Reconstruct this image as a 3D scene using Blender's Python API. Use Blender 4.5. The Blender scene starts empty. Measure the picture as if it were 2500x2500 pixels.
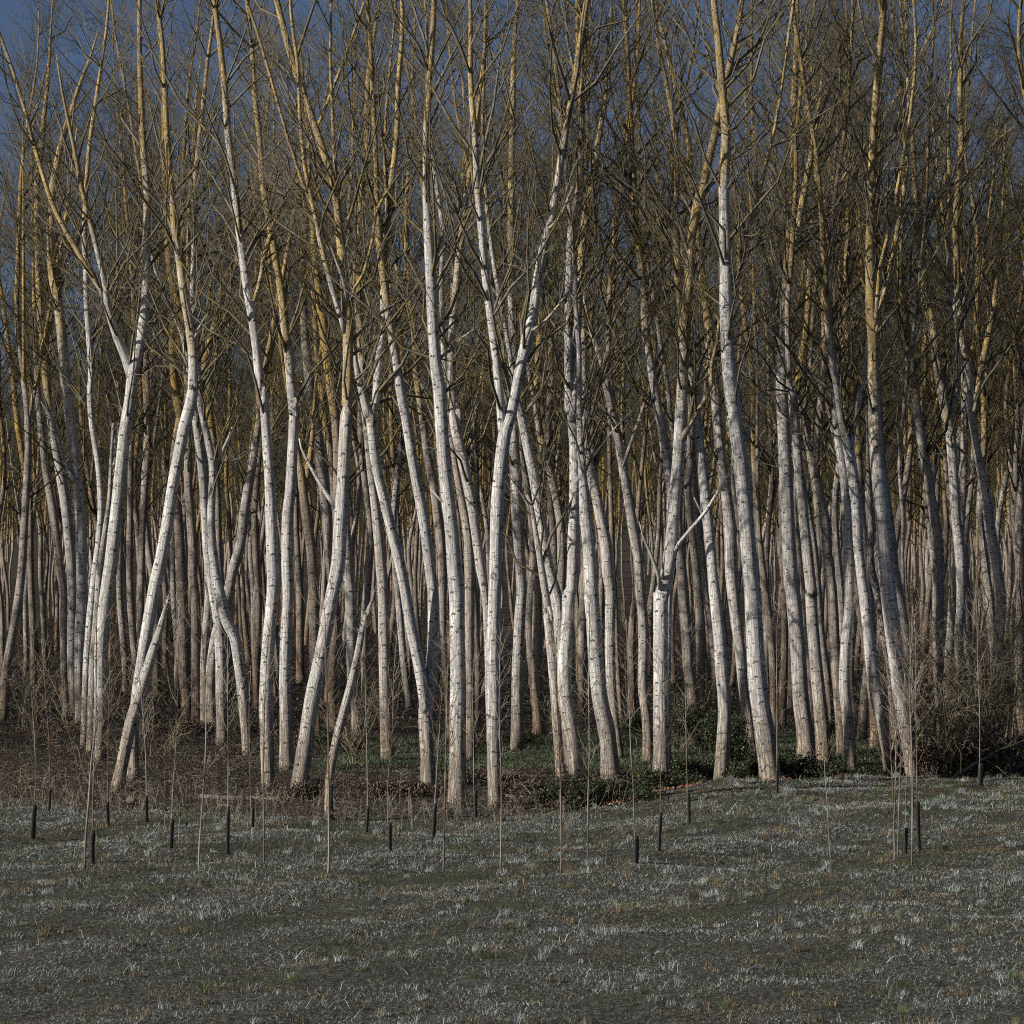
import bpy, math, random
import numpy as np
# ---------------------------------------------------------------- camera, light, exposure
SC = bpy.context.scene
COL = SC.collection
cam_d = bpy.data.cameras.new("camera"); cam = bpy.data.objects.new("camera", cam_d); COL.objects.link(cam)
cam.location = (0, 0, 4.7); cam.rotation_euler = (math.radians(90), 0, 0)
cam_d.sensor_width = 36; cam_d.lens = 99.4; cam_d.shift_y = 0.064
cam_d.clip_start = 0.5; cam_d.clip_end = 5000
SC.camera = cam
SUN_EL = 27.0; SUN_AZ = 65.0            # height of the sun; degrees to the left of straight behind the camera
el, az = math.radians(SUN_EL), math.radians(SUN_AZ)
to_sun = (-math.sin(az)*math.cos(el), -math.cos(az)*math.cos(el), math.sin(el))
world = bpy.data.worlds.new("World"); SC.world = world; world.use_nodes = True
wn = world.node_tree; bg = wn.nodes["Background"]
sky = wn.nodes.new("ShaderNodeTexSky"); sky.sky_type = 'NISHITA'; sky.sun_disc = False
sky.sun_elevation = el; sky.sun_rotation = math.atan2(to_sun[0], to_sun[1]) % (2*math.pi)
sky.air_density = 0.55; sky.dust_density = 2.0; sky.ozone_density = 3.0
wn.links.new(sky.outputs[0], bg.inputs[0]); bg.inputs[1].default_value = 0.05
sl = bpy.data.lights.new("sun", 'SUN'); sl.energy = 5.0; sl.angle = math.radians(0.5); sl.color = (1.0, 0.945, 0.865)
so = bpy.data.objects.new("sun", sl); COL.objects.link(so)
from mathutils import Vector
so.rotation_euler = Vector(to_sun).to_track_quat('Z', 'Y').to_euler()
so.location = (-40, -20, 40)
SC.view_settings.view_transform = 'Standard'; SC.view_settings.look = 'None'
SC.view_settings.exposure = 0.34; SC.view_settings.gamma = 1.0
SC.render.engine = 'CYCLES'
SC.cycles.max_bounces = 3; SC.cycles.diffuse_bounces = 1; SC.cycles.glossy_bounces = 2
SC.cycles.transparent_max_bounces = 4; SC.cycles.use_denoising = False; SC.cycles.pixel_filter_type = 'BLACKMAN_HARRIS'; SC.cycles.filter_width = 1.1

TREES = [
["leftmost pale trunk of the left cluster, beige bark browning at its foot",0.55,0.5,[-14.94,95.01,-0.12,0.135,-15.08,95.2,1.97,0.12,-15.12,95.37,4.15,0.127,-15.22,95.38,4.76,0.133,-15.31,95.39,5.62,0.133,-15.48,95.41,6.9,0.142,-15.7,95.42,8.19,0.133,-15.81,95.44,9.05,0.125,-15.94,95.47,10.13,0.107,-16.04,95.53,11.2,0.097,-16.09,95.59,12.11,0.082,-16.18,95.75,13.85,0.065,-16.24,95.98,16.03,0.056,-16.34,96.18,17.96,0.048],[]],
["second trunk from the left edge, grey below and golden with lichen above its fork",0.15,1.0,[-14.71,94.92,-0.12,0.135,-14.77,94.94,1.98,0.152,-14.74,94.86,4.15,0.163,-14.8,94.75,5.61,0.171,-14.91,94.66,6.89,0.17,-15.09,94.59,8.16,0.166,-15.3,94.55,9.22,0.153,-15.42,94.53,10.07,0.14,-15.55,94.53,11.14,0.14,-15.62,94.54,12.03,0.14,-15.68,94.56,12.75,0.14,-15.77,94.59,13.74,0.132,-15.84,94.62,15.02,0.119,-15.89,94.64,16.3,0.111,-15.89,94.64,17.87,0.102],[[-15.67,94.62,12.46,0.106,-15.46,94.65,13.23,0.098,-15.38,94.67,14.17,0.089,-15.36,94.7,15.02,0.072,-15.41,94.73,16.09,0.06,-15.44,94.78,17.59,0.047]]],
["third trunk of the left cluster, smooth white with a dark scar collar high up",0,0.35,[-13.88,90.82,-0.12,0.12,-13.93,90.97,2.09,0.15,-13.86,91.18,4.17,0.167,-13.88,91.22,4.75,0.172,-13.91,91.29,6.4,0.185,-13.99,91.31,7.22,0.181,-14.16,91.32,8.86,0.168,-14.28,91.32,9.89,0.168,-14.36,91.33,10.92,0.173,-14.41,91.33,10.96,0.173,-14.55,91.35,12.6,0.156,-14.68,91.38,13.64,0.148,-14.85,91.43,14.46,0.136,-14.93,91.5,15.5,0.123,-14.92,91.6,16.75,0.124,-14.87,91.67,17.46,0.12],[[-13.93,91.18,6.81,0.082,-14.09,91.14,7.71,0.074,-14.41,91.1,8.44,0.061,-14.73,91.05,9.55,0.049,-14.97,91.03,10.08,0.045,-15.16,91.02,10.36,0.025],[-14.68,91.52,13.44,0.062,-14.6,91.53,14.68,0.07,-14.63,91.54,15.26,0.07,-14.5,91.55,15.92,0.062,-14.4,91.56,16.74,0.054,-14.32,91.56,17.44,0.045]]],
["slender speckled trunk in front of the left cluster, thinnest of its front stems",0,0.2,[-11.71,77.29,-0.12,0.085,-11.65,77.38,2.13,0.092,-11.59,77.46,3.19,0.097,-11.5,77.54,4.25,0.103,-11.45,77.56,4.75,0.094,-11.33,77.58,5.79,0.091,-11.28,77.59,6.84,0.087,-11.36,77.58,7.89,0.087,-11.5,77.56,8.76,0.087,-11.57,77.54,9.63,0.084,-11.53,77.52,10.36,0.087,-11.6,77.49,11.41,0.08,-11.65,77.48,12.1,0.077,-11.68,77.48,13.15,0.073,-11.72,77.49,14.19,0.07,-11.67,77.53,15.49,0.059],[[-11.65,77.6,12.46,0.028,-11.85,77.58,12.95,0.021,-12.2,77.56,13.33,0.014]]],
["narrow pale stem pressed against the stout trunk of the left cluster",0.1,0.2,[-11.31,75.92,-0.12,0.111,-11.28,75.89,1.14,0.104,-11.23,75.82,2.53,0.097,-11.13,75.77,3.57,0.094,-11.06,75.76,4.75,0.085,-10.93,75.79,5.77,0.075,-10.8,75.83,6.79,0.058,-10.76,75.88,7.82,0.044,-10.71,75.93,8.84,0.034],[]],
["stout white trunk of the left cluster, splitting into a tall wide fork",0,0.55,[-10.58,72.36,-0.12,0.152,-10.52,72.31,1.3,0.155,-10.5,72.22,2.63,0.16,-10.43,72.14,3.46,0.17,-10.32,72.04,4.28,0.168,-10.2,71.96,5.07,0.165,-10.08,71.87,6.04,0.165,-9.97,71.79,7.0,0.155,-9.83,71.71,8.29,0.148,-9.69,71.68,9.1,0.148,-9.64,71.67,9.58,0.145,-9.64,71.67,9.61,0.139,-9.59,71.66,9.93,0.135,-9.5,71.65,10.26,0.116,-9.38,71.64,10.9,0.122,-9.3,71.64,11.54,0.119,-9.27,71.63,12.51,0.106,-9.25,71.62,13.47,0.1,-9.23,71.6,14.44,0.093],[[-9.63,71.77,9.75,0.136,-9.79,71.67,10.26,0.116,-9.97,71.57,10.73,0.106,-10.12,71.47,11.21,0.1,-10.22,71.39,11.58,0.093,-10.24,71.3,11.99,0.074,-10.36,71.17,12.62,0.072,-10.53,71.0,13.4,0.067,-10.64,70.9,13.87,0.064,-10.78,70.77,14.49,0.06],[-10.24,71.66,11.55,0.064,-10.44,71.7,12.0,0.058,-10.77,71.74,12.52,0.056,-11.06,71.78,13.04,0.065,-11.39,71.82,13.6,0.058,-11.66,71.86,14.15,0.057,-11.84,71.9,14.64,0.055]]],
["broken leaning stump with a splintered tip, left of centre foreground",0.25,0.1,[-8.76,62.54,-0.12,0.112,-8.59,62.58,0.76,0.12,-8.44,62.62,1.47,0.123,-8.29,62.66,1.99,0.118,-8.12,62.71,2.56,0.109,-7.96,62.75,3.1,0.095,-7.82,62.78,3.53,0.078,-7.71,62.81,3.99,0.04,-7.68,62.82,4.13,0.011],[]],
["tall white trunk bending to the right behind the broken stump, kinked near the top",0,0.7,[-8.78,65.54,-0.12,0.123,-8.78,65.55,0.72,0.117,-8.76,65.55,1.32,0.114,-8.7,65.54,1.92,0.117,-8.62,65.53,2.46,0.12,-8.49,65.5,3.27,0.126,-8.3,65.49,4.32,0.138,-8.28,65.49,4.44,0.141,-8.12,65.51,5.18,0.136,-7.99,65.53,5.92,0.133,-7.87,65.58,6.8,0.13,-7.74,65.63,7.54,0.127,-7.61,65.67,8.2,0.136,-7.47,65.71,8.73,0.13,-7.4,65.74,9.18,0.118,-7.41,65.73,9.06,0.118,-7.42,65.79,9.8,0.112,-7.5,65.84,10.55,0.11,-7.64,65.88,11.29,0.098,-7.76,65.93,12.18,0.089,-7.87,65.95,12.78,0.077,-7.91,65.97,13.38,0.074,-7.96,65.98,13.88,0.071],[[-7.41,65.76,10.24,0.03,-7.27,65.79,10.54,0.021,-7.12,65.81,10.81,0.012]]],
["golden lichened trunk half hidden behind the kinked white trunk, brown foot",0.8,1.0,[-10.58,91.86,-0.12,0.164,-10.57,91.92,0.8,0.168,-10.66,92.0,1.64,0.177,-10.73,92.13,2.9,0.185,-10.77,92.25,4.17,0.177,-10.84,92.3,5.59,0.162,-10.91,92.32,6.83,0.145,-11.05,92.33,8.08,0.133,-10.95,92.33,9.33,0.129,-10.85,92.34,9.87,0.133,-11.02,92.36,11.03,0.125,-11.11,92.41,12.28,0.108,-11.09,92.47,13.33,0.092],[]],
["orange brown trunk with golden top just right of the kinked white trunk",0.7,1.0,[-10.14,91.11,-0.12,0.167,-10.17,91.08,1.67,0.15,-10.17,90.99,3.34,0.142,-10.2,90.95,4.17,0.146,-10.27,90.94,4.75,0.147,-10.26,90.94,5.57,0.151,-10.35,90.96,6.8,0.139,-10.42,91.0,7.83,0.131,-10.44,91.12,10.53,0.127,-10.49,91.16,11.77,0.127,-10.61,91.19,12.71,0.131,-10.8,91.19,13.62,0.123,-11.0,91.19,14.44,0.113,-11.1,91.16,15.46,0.094,-11.19,91.08,17.33,0.082],[]],
["thin grey trunk glimpsed between the golden trunk and the bowed trunk",0.35,0.3,[-9.79,90.11,-0.12,0.12,-9.81,90.06,1.71,0.115,-9.74,89.98,2.94,0.123,-9.63,89.87,4.18,0.127,-9.67,89.75,5.56,0.121,-9.72,89.65,6.97,0.125,-9.78,89.59,8.38,0.133,-9.98,89.56,9.59,0.121,-10.06,89.56,10.44,0.101,-10.18,89.57,12.05,0.089,-10.26,89.57,13.66,0.077,-10.24,89.55,15.67,0.064],[]],
["leaning trunk slanting up to the right behind the bowed trunk, shaded in its middle",0.35,0.9,[-9.41,88.8,-0.12,0.158,-9.45,88.69,1.35,0.154,-9.33,88.62,2.57,0.15,-9.09,88.6,3.58,0.15,-8.88,88.59,4.19,0.15,-8.79,88.59,4.75,0.151,-8.51,88.57,5.75,0.155,-8.35,88.53,6.94,0.151,-8.18,88.47,7.94,0.143,-7.98,88.38,9.13,0.115,-7.85,88.31,9.92,0.099],[]],
["white bowed trunk that curves in toward its top and swings right at its foot",0,0.2,[-6.97,74.65,-0.12,0.106,-7.05,74.64,1.02,0.126,-7.14,74.63,1.88,0.126,-7.23,74.61,2.56,0.126,-7.31,74.59,3.11,0.133,-7.54,74.56,3.59,0.143,-7.71,74.51,4.27,0.15,-7.82,74.45,4.91,0.121,-7.9,74.36,5.75,0.11,-7.9,74.3,6.42,0.104,-7.88,74.25,6.92,0.094,-7.85,74.19,7.58,0.097,-7.99,74.13,8.41,0.093,-8.14,74.08,9.08,0.083,-8.18,74.06,9.44,0.093,-8.25,74.02,10.44,0.093,-8.31,73.99,11.44,0.083,-8.36,73.98,12.1,0.073,-8.32,73.98,13.1,0.073,-8.31,73.98,14.1,0.073,-8.31,73.99,15.0,0.067],[[-7.83,74.3,7.49,0.05,-7.67,74.25,7.88,0.043,-7.46,74.2,8.32,0.033,-7.33,74.16,8.65,0.023]]],
["straight white trunk beside the bowed trunk, dotted with brown bark near the ground",0.05,0.2,[-8.13,79.41,-0.12,0.145,-8.16,79.47,1.33,0.149,-8.19,79.48,2.79,0.153,-8.26,79.46,3.51,0.138,-8.35,79.46,4.06,0.134,-8.46,79.46,4.75,0.129,-8.57,79.48,5.46,0.118,-8.64,79.53,6.54,0.118,-8.72,79.59,7.61,0.111,-8.88,79.69,8.87,0.104,-8.99,79.75,9.59,0.097,-9.15,79.86,10.71,0.072,-9.34,79.94,11.62,0.061,-9.67,80.0,12.34,0.047],[]],
["golden brown trunk with a forked lichen covered top behind the bowed trunk",0.6,1.0,[-10.12,99.53,-0.12,0.137,-10.16,99.48,1.85,0.137,-10.19,99.34,3.67,0.136,-10.3,99.23,5.65,0.134,-10.34,99.19,7.44,0.129,-10.43,99.2,9.0,0.134,-10.58,99.22,10.12,0.147,-10.7,99.25,11.23,0.161,-10.83,99.24,10.83,0.165,-10.8,99.26,12.04,0.138,-10.57,99.28,13.07,0.121,-10.26,99.28,14.18,0.107,-10.17,99.27,14.85,0.116,-9.9,99.25,15.43,0.125,-9.58,99.23,15.97,0.116,-9.35,99.17,17.07,0.103,-9.03,99.08,18.44,0.089],[[-10.7,99.24,10.39,0.112,-10.54,99.03,11.93,0.102,-10.26,98.91,12.81,0.093,-10.03,98.76,13.91,0.084,-9.84,98.65,14.79,0.075,-9.65,98.56,15.45,0.062]]],
["tall white trunk left of the pair of smooth trunks, forking high above ground",0,0.55,[-5.4,62.74,-0.12,0.126,-5.43,62.69,1.18,0.138,-5.45,62.66,2.04,0.14,-5.4,62.65,3.19,0.129,-5.3,62.68,4.34,0.129,-5.29,62.7,4.74,0.134,-5.33,62.74,5.58,0.13,-5.36,62.78,6.43,0.116,-5.43,62.82,7.56,0.107,-5.5,62.84,8.41,0.096,-5.52,62.85,8.98,0.096,-5.57,62.85,8.72,0.102,-5.67,62.85,9.71,0.099,-5.78,62.84,10.56,0.102,-5.9,62.82,11.27,0.102,-6.03,62.79,12.25,0.088,-6.12,62.75,12.95,0.082,-6.16,62.73,13.43,0.079],[[-5.72,62.7,10.83,0.048,-5.63,62.71,11.11,0.045,-5.56,62.72,11.43,0.045,-5.52,62.73,11.71,0.048,-5.4,62.75,12.16,0.051,-5.24,62.77,12.67,0.048,-5.07,62.78,13.01,0.042,-4.9,62.8,13.44,0.04]]],
["straight white trunk with black nicks, right half of the smooth pair",0,0.95,[-5.48,68.82,-0.12,0.154,-5.5,68.82,1.15,0.139,-5.53,68.85,2.41,0.129,-5.49,68.89,3.67,0.123,-5.45,68.88,4.3,0.126,-5.48,68.86,5.05,0.133,-5.46,68.8,6.13,0.133,-5.38,68.76,6.91,0.127,-5.33,68.69,7.83,0.121,-5.29,68.64,8.6,0.12,-5.31,68.6,9.06,0.117,-5.29,68.63,8.63,0.12,-5.35,68.58,9.4,0.12,-5.42,68.53,10.17,0.111,-5.5,68.49,10.78,0.105,-5.57,68.45,11.55,0.095,-5.68,68.43,12.16,0.088,-5.77,68.41,12.77,0.086,-5.85,68.41,13.27,0.089,-5.95,68.4,13.76,0.08,-6.03,68.4,14.22,0.074],[]],
["thick trunk leaning right, orange brown at its foot and gold at its forked top",0.05,0.95,[-4.55,59.62,-0.12,0.158,-4.37,59.63,1.08,0.153,-4.23,59.61,2.04,0.147,-4.09,59.59,2.72,0.139,-3.93,59.56,3.54,0.134,-3.78,59.55,4.35,0.139,-3.66,59.57,5.0,0.142,-3.62,59.6,5.81,0.137,-3.57,59.65,6.61,0.129,-3.52,59.71,7.69,0.128,-3.48,59.76,8.37,0.124,-3.48,59.74,8.12,0.121,-3.47,59.81,9.07,0.11,-3.47,59.87,9.88,0.108,-3.5,59.91,10.56,0.116,-3.54,59.93,10.96,0.105,-3.63,59.97,11.78,0.092,-3.71,60.01,12.59,0.081,-3.78,60.02,13.05,0.081],[[-3.5,59.82,10.52,0.054,-3.57,59.77,10.95,0.048,-3.77,59.69,11.53,0.046,-4.11,59.6,12.3,0.051,-4.22,59.56,12.59,0.04,-4.4,59.51,12.98,0.035],[-3.43,59.82,10.55,0.032,-3.36,59.84,10.79,0.035,-3.14,59.86,11.15,0.03,-2.95,59.92,11.91,0.027,-2.87,59.95,12.48,0.035,-2.58,59.99,12.99,0.03],[-3.54,59.81,9.88,0.051,-3.6,59.78,10.14,0.051,-3.72,59.73,10.54,0.056,-3.9,59.65,11.2,0.056,-4.06,59.58,11.87,0.048,-4.12,59.54,12.21,0.043],[-3.73,59.74,6.19,0.046,-3.99,59.79,6.57,0.04,-4.27,59.86,7.05,0.032,-4.46,59.91,7.43,0.022,-4.51,59.94,7.65,0.016]]],
["second broken snag, peeling and leaning right with a split tip in the foreground",0.35,0.1,[-3.53,54.51,-0.12,0.077,-3.52,54.51,0.77,0.07,-3.42,54.51,1.39,0.077,-3.27,54.52,2.02,0.077,-3.12,54.52,2.59,0.07,-2.99,54.53,3.14,0.065,-2.9,54.54,3.64,0.055,-2.82,54.54,3.93,0.047,-2.7,54.53,4.26,0.03,-2.65,54.52,4.43,0.007],[]],
["beige trunk behind the thick leaning trunk, showing left of it halfway up",0.5,0.5,[-5.74,95.27,-0.12,0.157,-5.8,95.18,1.54,0.144,-5.9,95.03,3.28,0.135,-6.12,94.92,5.18,0.158,-6.21,94.9,6.68,0.179,-6.38,94.9,8.17,0.184,-6.55,94.92,9.67,0.162,-6.74,94.94,10.95,0.154,-6.81,94.94,11.42,0.158,-6.94,94.92,12.7,0.141,-7.0,94.88,13.98,0.128,-7.01,94.79,15.46,0.111,-6.9,94.69,16.73,0.107,-6.87,94.62,17.57,0.094],[]],
["rusty brown trunk with its foot between the leaning trunk and the peeling snag",0.9,0.6,[-5.34,84.25,-0.12,0.15,-5.36,84.2,1.52,0.127,-5.28,84.13,2.67,0.108,-5.23,84.04,5.13,0.102,-5.22,84.06,6.64,0.11,-5.2,84.11,8.16,0.117,-5.24,84.16,9.29,0.125,-5.34,84.18,10.05,0.148,-5.45,84.21,10.85,0.144,-5.59,84.23,11.99,0.144,-5.74,84.22,13.12,0.125,-5.85,84.2,14.07,0.106,-5.92,84.17,15.01,0.08,-5.99,84.09,16.4,0.072],[]],
["dark tan trunk with a golden fork left of the thick leaning trunk",0.8,1.0,[-5.79,84.34,-0.12,0.12,-5.86,84.39,1.51,0.112,-5.9,84.38,3.05,0.147,-5.91,84.35,4.21,0.147,-5.94,84.35,4.75,0.14,-6.01,84.36,5.7,0.144,-6.15,84.38,6.65,0.144,-6.25,84.42,7.41,0.125,-6.32,84.45,7.98,0.099,-6.38,84.47,8.32,0.068,-6.44,84.5,8.74,0.046],[[-6.22,84.55,7.11,0.095,-6.12,84.47,7.79,0.095,-6.02,84.42,8.32,0.087,-5.96,84.36,8.85,0.068,-5.93,84.31,9.3,0.042]]],
["thin golden trunk rising behind the leaning trunk between two beige trunks",0.6,1.0,[-6.85,104.62,-0.12,0.105,-6.75,104.51,1.7,0.105,-6.65,104.38,3.62,0.105,-6.62,104.37,5.7,0.103,-6.6,104.42,7.82,0.103,-6.69,104.45,9.23,0.117,-6.88,104.46,10.4,0.127,-7.02,104.44,11.58,0.122,-7.16,104.42,12.33,0.108,-7.25,104.32,14.2,0.108,-7.35,104.18,16.06,0.094,-7.32,104.04,17.91,0.08],[]],
["pale trunk with a dark right side just behind the peeling snag",0.25,0.3,[-4.21,77.19,-0.12,0.162,-4.25,77.21,1.07,0.141,-4.35,77.24,1.78,0.127,-4.39,77.28,2.84,0.134,-4.42,77.32,4.25,0.152,-4.47,77.3,4.75,0.139,-4.49,77.28,5.62,0.108,-4.53,77.25,6.31,0.087,-4.55,77.2,7.18,0.076,-4.57,77.14,8.22,0.069],[]],
["upright cream trunk between the peeling snag and the V forked trunk",0.35,0.7,[-3.2,73.02,-0.12,0.154,-3.27,73.11,1.27,0.137,-3.3,73.18,2.6,0.137,-3.34,73.21,4.28,0.134,-3.42,73.2,5.4,0.132,-3.54,73.19,6.56,0.115,-3.67,73.2,7.54,0.092,-3.77,73.23,8.53,0.086,-3.82,73.25,9.06,0.092,-3.87,73.3,10.05,0.106,-3.94,73.39,11.22,0.109,-3.98,73.44,11.88,0.116,-4.02,73.52,12.72,0.116,-3.96,73.64,14.05,0.093,-3.91,73.71,14.86,0.076],[]],
["V forked trunk splitting a little above the ground into two white stems",0,0.75,[-1.86,63.2,-0.12,0.139,-1.91,63.16,1.16,0.144,-1.93,63.15,1.73,0.15,-1.83,63.15,2.25,0.133,-1.76,63.14,3.18,0.121,-1.76,63.11,4.33,0.118,-1.83,63.08,4.88,0.116,-1.91,63.02,5.59,0.116,-2.02,62.96,6.3,0.116,-2.16,62.89,7.0,0.108,-2.27,62.82,7.71,0.107,-2.36,62.76,8.27,0.107,-2.49,62.68,8.97,0.106,-2.55,62.63,9.42,0.096,-2.66,62.56,10.11,0.093,-2.77,62.49,10.81,0.087,-2.85,62.43,11.51,0.093,-2.93,62.38,12.2,0.084,-2.97,62.34,12.9,0.073,-2.98,62.31,13.37,0.059],[[-1.93,63.12,1.59,0.115,-2.0,62.99,2.32,0.118,-2.1,62.87,2.96,0.129,-2.24,62.75,3.62,0.123,-2.35,62.62,4.34,0.115,-2.51,62.47,5.16,0.115,-2.65,62.37,5.72,0.115,-2.81,62.24,6.42,0.109,-2.97,62.11,7.11,0.109,-3.05,61.98,7.8,0.106,-3.1,61.9,8.25,0.111,-3.14,61.9,8.25,0.109,-3.24,61.82,8.66,0.086,-3.35,61.75,9.07,0.072,-3.42,61.67,9.48,0.05],[-3.12,62.76,7.98,0.085,-3.09,62.79,8.55,0.082,-3.03,62.79,8.58,0.082,-2.98,62.83,9.29,0.085,-2.92,62.86,9.86,0.078,-2.87,62.89,10.28,0.065,-2.88,62.92,10.85,0.054,-2.87,62.96,11.56,0.042],[-2.81,62.6,10.96,0.054,-2.81,62.59,11.66,0.068,-2.78,62.59,12.23,0.07,-2.71,62.59,12.93,0.068,-2.67,62.58,13.41,0.065]]],
["brown trunk seen through the gap left of the thickest straight trunk",0.7,0.8,[-1.84,81.94,-0.12,0.082,-1.88,81.94,1.23,0.082,-1.99,81.94,2.73,0.097,-2.01,81.89,4.23,0.116,-2.0,81.88,4.38,0.122,-2.04,81.79,5.49,0.136,-2.13,81.71,6.4,0.132,-2.26,81.62,7.32,0.129,-2.44,81.54,8.23,0.114,-2.58,81.45,9.33,0.103,-2.71,81.39,10.24,0.095,-2.76,81.37,10.64,0.092,-2.83,81.31,11.92,0.084,-2.98,81.29,13.2,0.073,-3.05,81.29,14.66,0.059],[]],
["thickest straight white trunk, near the middle left, fluted bark at its foot",0,0.25,[-1.13,58.21,-0.12,0.165,-1.12,58.24,1.17,0.155,-1.11,58.29,2.5,0.155,-1.13,58.32,3.56,0.144,-1.14,58.33,4.36,0.149,-1.2,58.31,5.0,0.142,-1.24,58.28,5.65,0.139,-1.32,58.25,6.31,0.131,-1.4,58.21,7.09,0.131,-1.45,58.16,7.87,0.131,-1.5,58.12,8.66,0.131,-1.55,58.1,8.94,0.12,-1.6,58.08,9.46,0.112,-1.64,58.04,10.24,0.107,-1.67,58.02,11.03,0.11,-1.71,58.01,11.68,0.099,-1.75,58.0,12.33,0.081,-1.76,58.01,12.77,0.07],[[-1.61,58.16,11.09,0.047,-1.55,58.19,11.36,0.039,-1.4,58.23,11.62,0.037,-1.11,58.28,12.05,0.039,-0.96,58.34,12.5,0.037,-0.85,58.39,12.83,0.033],[-1.5,58.17,9.21,0.034,-1.32,58.18,9.34,0.029,-1.06,58.2,9.61,0.024,-0.69,58.22,9.87,0.013],[-1.27,58.18,6.15,0.021,-1.48,58.16,6.3,0.017,-1.66,58.13,6.51,0.01]]],
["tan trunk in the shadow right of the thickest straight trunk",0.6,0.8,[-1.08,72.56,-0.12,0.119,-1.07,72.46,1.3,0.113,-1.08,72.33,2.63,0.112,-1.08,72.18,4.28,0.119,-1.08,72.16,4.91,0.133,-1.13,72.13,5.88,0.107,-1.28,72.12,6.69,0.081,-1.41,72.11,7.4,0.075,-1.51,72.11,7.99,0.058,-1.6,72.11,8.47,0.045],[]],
["shadowed trunk behind the Y forked tree, dark forked limbs above",0.3,0.2,[-0.47,67.55,-0.12,0.093,-0.52,67.61,1.22,0.09,-0.56,67.63,2.76,0.09,-0.61,67.61,4.0,0.09,-0.74,67.61,4.89,0.11,-0.83,67.62,5.5,0.11,-0.93,67.65,6.26,0.116,-1.05,67.67,6.87,0.125,-1.17,67.7,7.48,0.125,-1.35,67.75,8.25,0.122,-1.48,67.8,8.86,0.092,-1.57,67.78,8.58,0.076,-1.62,67.87,9.66,0.064],[[-1.26,67.87,8.1,0.101,-1.29,67.79,8.86,0.116,-1.36,67.82,8.59,0.122,-1.45,67.74,9.34,0.101,-1.44,67.63,10.4,0.091,-1.32,67.49,11.75,0.083,-1.24,67.41,12.5,0.085,-1.13,67.31,13.4,0.07,-1.07,67.25,13.97,0.061]]],
["big Y forked white tree near the middle, its right arm leaning far right",0,0.6,[-0.33,57.68,-0.12,0.127,-0.36,57.57,1.21,0.134,-0.37,57.44,2.53,0.134,-0.37,57.33,3.58,0.127,-0.35,57.28,4.37,0.123,-0.33,57.26,4.73,0.124,-0.32,57.24,5.51,0.124,-0.29,57.22,6.28,0.129,-0.22,57.21,7.05,0.126,-0.13,57.21,7.69,0.129,-0.03,57.21,7.98,0.121,0.15,57.2,8.88,0.108,0.3,57.19,9.52,0.113,0.43,57.18,10.03,0.098,0.53,57.16,10.8,0.093,0.66,57.13,11.44,0.085,0.79,57.11,11.95,0.08,0.91,57.06,12.64,0.072],[[-0.18,57.23,7.49,0.09,-0.22,57.17,8.05,0.085,-0.27,57.11,8.61,0.08,-0.34,57.05,9.25,0.08,-0.42,56.98,9.89,0.079,-0.5,56.91,10.52,0.079,-0.57,56.85,11.15,0.073,-0.62,56.78,11.78,0.072,-0.7,56.7,12.59,0.066],[0.41,57.09,9.69,0.028,0.69,57.1,9.9,0.026,0.95,57.12,10.21,0.021,1.15,57.13,10.52,0.013],[0.76,56.97,11.73,0.031,0.94,56.94,11.93,0.026,1.07,56.9,12.18,0.023,1.22,56.85,12.56,0.02]]],
["straight trunk just right of the Y forked tree, shaded blue at chest height",0.1,0.4,[0.15,77.01,-0.12,0.159,0.15,76.97,1.79,0.148,0.19,76.88,3.2,0.137,0.26,76.78,4.26,0.137,0.27,76.77,4.4,0.135,0.2,76.67,5.44,0.141,0.13,76.59,6.47,0.148,0.1,76.52,7.5,0.155,0.04,76.48,8.36,0.145,0.06,76.45,9.39,0.114,0.09,76.44,10.11,0.107,0.03,76.44,11.31,0.113,-0.01,76.45,12.69,0.113,-0.01,76.45,14.07,0.107,-0.01,76.44,15.34,0.096],[]],
["brown footed trunk between the Y forked tree and the triple stemmed clump",0.75,0.4,[0.8,83.56,-0.12,0.153,0.76,83.48,1.16,0.149,0.74,83.4,2.69,0.145,0.75,83.37,4.22,0.13,0.67,83.39,5.13,0.109,0.59,83.42,6.25,0.098,0.44,83.44,7.38,0.086,0.29,83.44,8.32,0.083,0.18,83.43,9.44,0.075],[]],
["left slim stem of the triple stemmed clump, arching left",0.25,0.2,[1.19,66.29,-0.12,0.115,1.12,66.32,0.37,0.1,1.03,66.39,1.58,0.097,0.94,66.43,2.8,0.1,0.82,66.42,4.01,0.1,0.89,66.43,3.69,0.093,0.77,66.41,4.44,0.087,0.65,66.4,5.19,0.072,0.55,66.39,5.79,0.057,0.46,66.39,6.38,0.048,0.35,66.39,6.65,0.03],[]],
["middle stem of the triple stemmed clump, leaning left with a broken grey top",0.1,0.2,[1.36,67.04,-0.12,0.117,1.22,67.08,1.55,0.107,1.15,67.11,3.08,0.117,1.07,67.1,4.16,0.135,0.87,67.07,4.89,0.127,0.75,67.02,5.64,0.124,0.63,66.98,6.4,0.127,0.51,66.93,7.15,0.12,0.35,66.88,7.9,0.114,0.23,66.85,8.5,0.108,0.13,66.83,8.83,0.09,0.08,66.81,9.13,0.06],[[0.46,66.96,6.25,0.021,0.23,66.92,6.67,0.02,-0.1,66.87,7.15,0.015]]],
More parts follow.
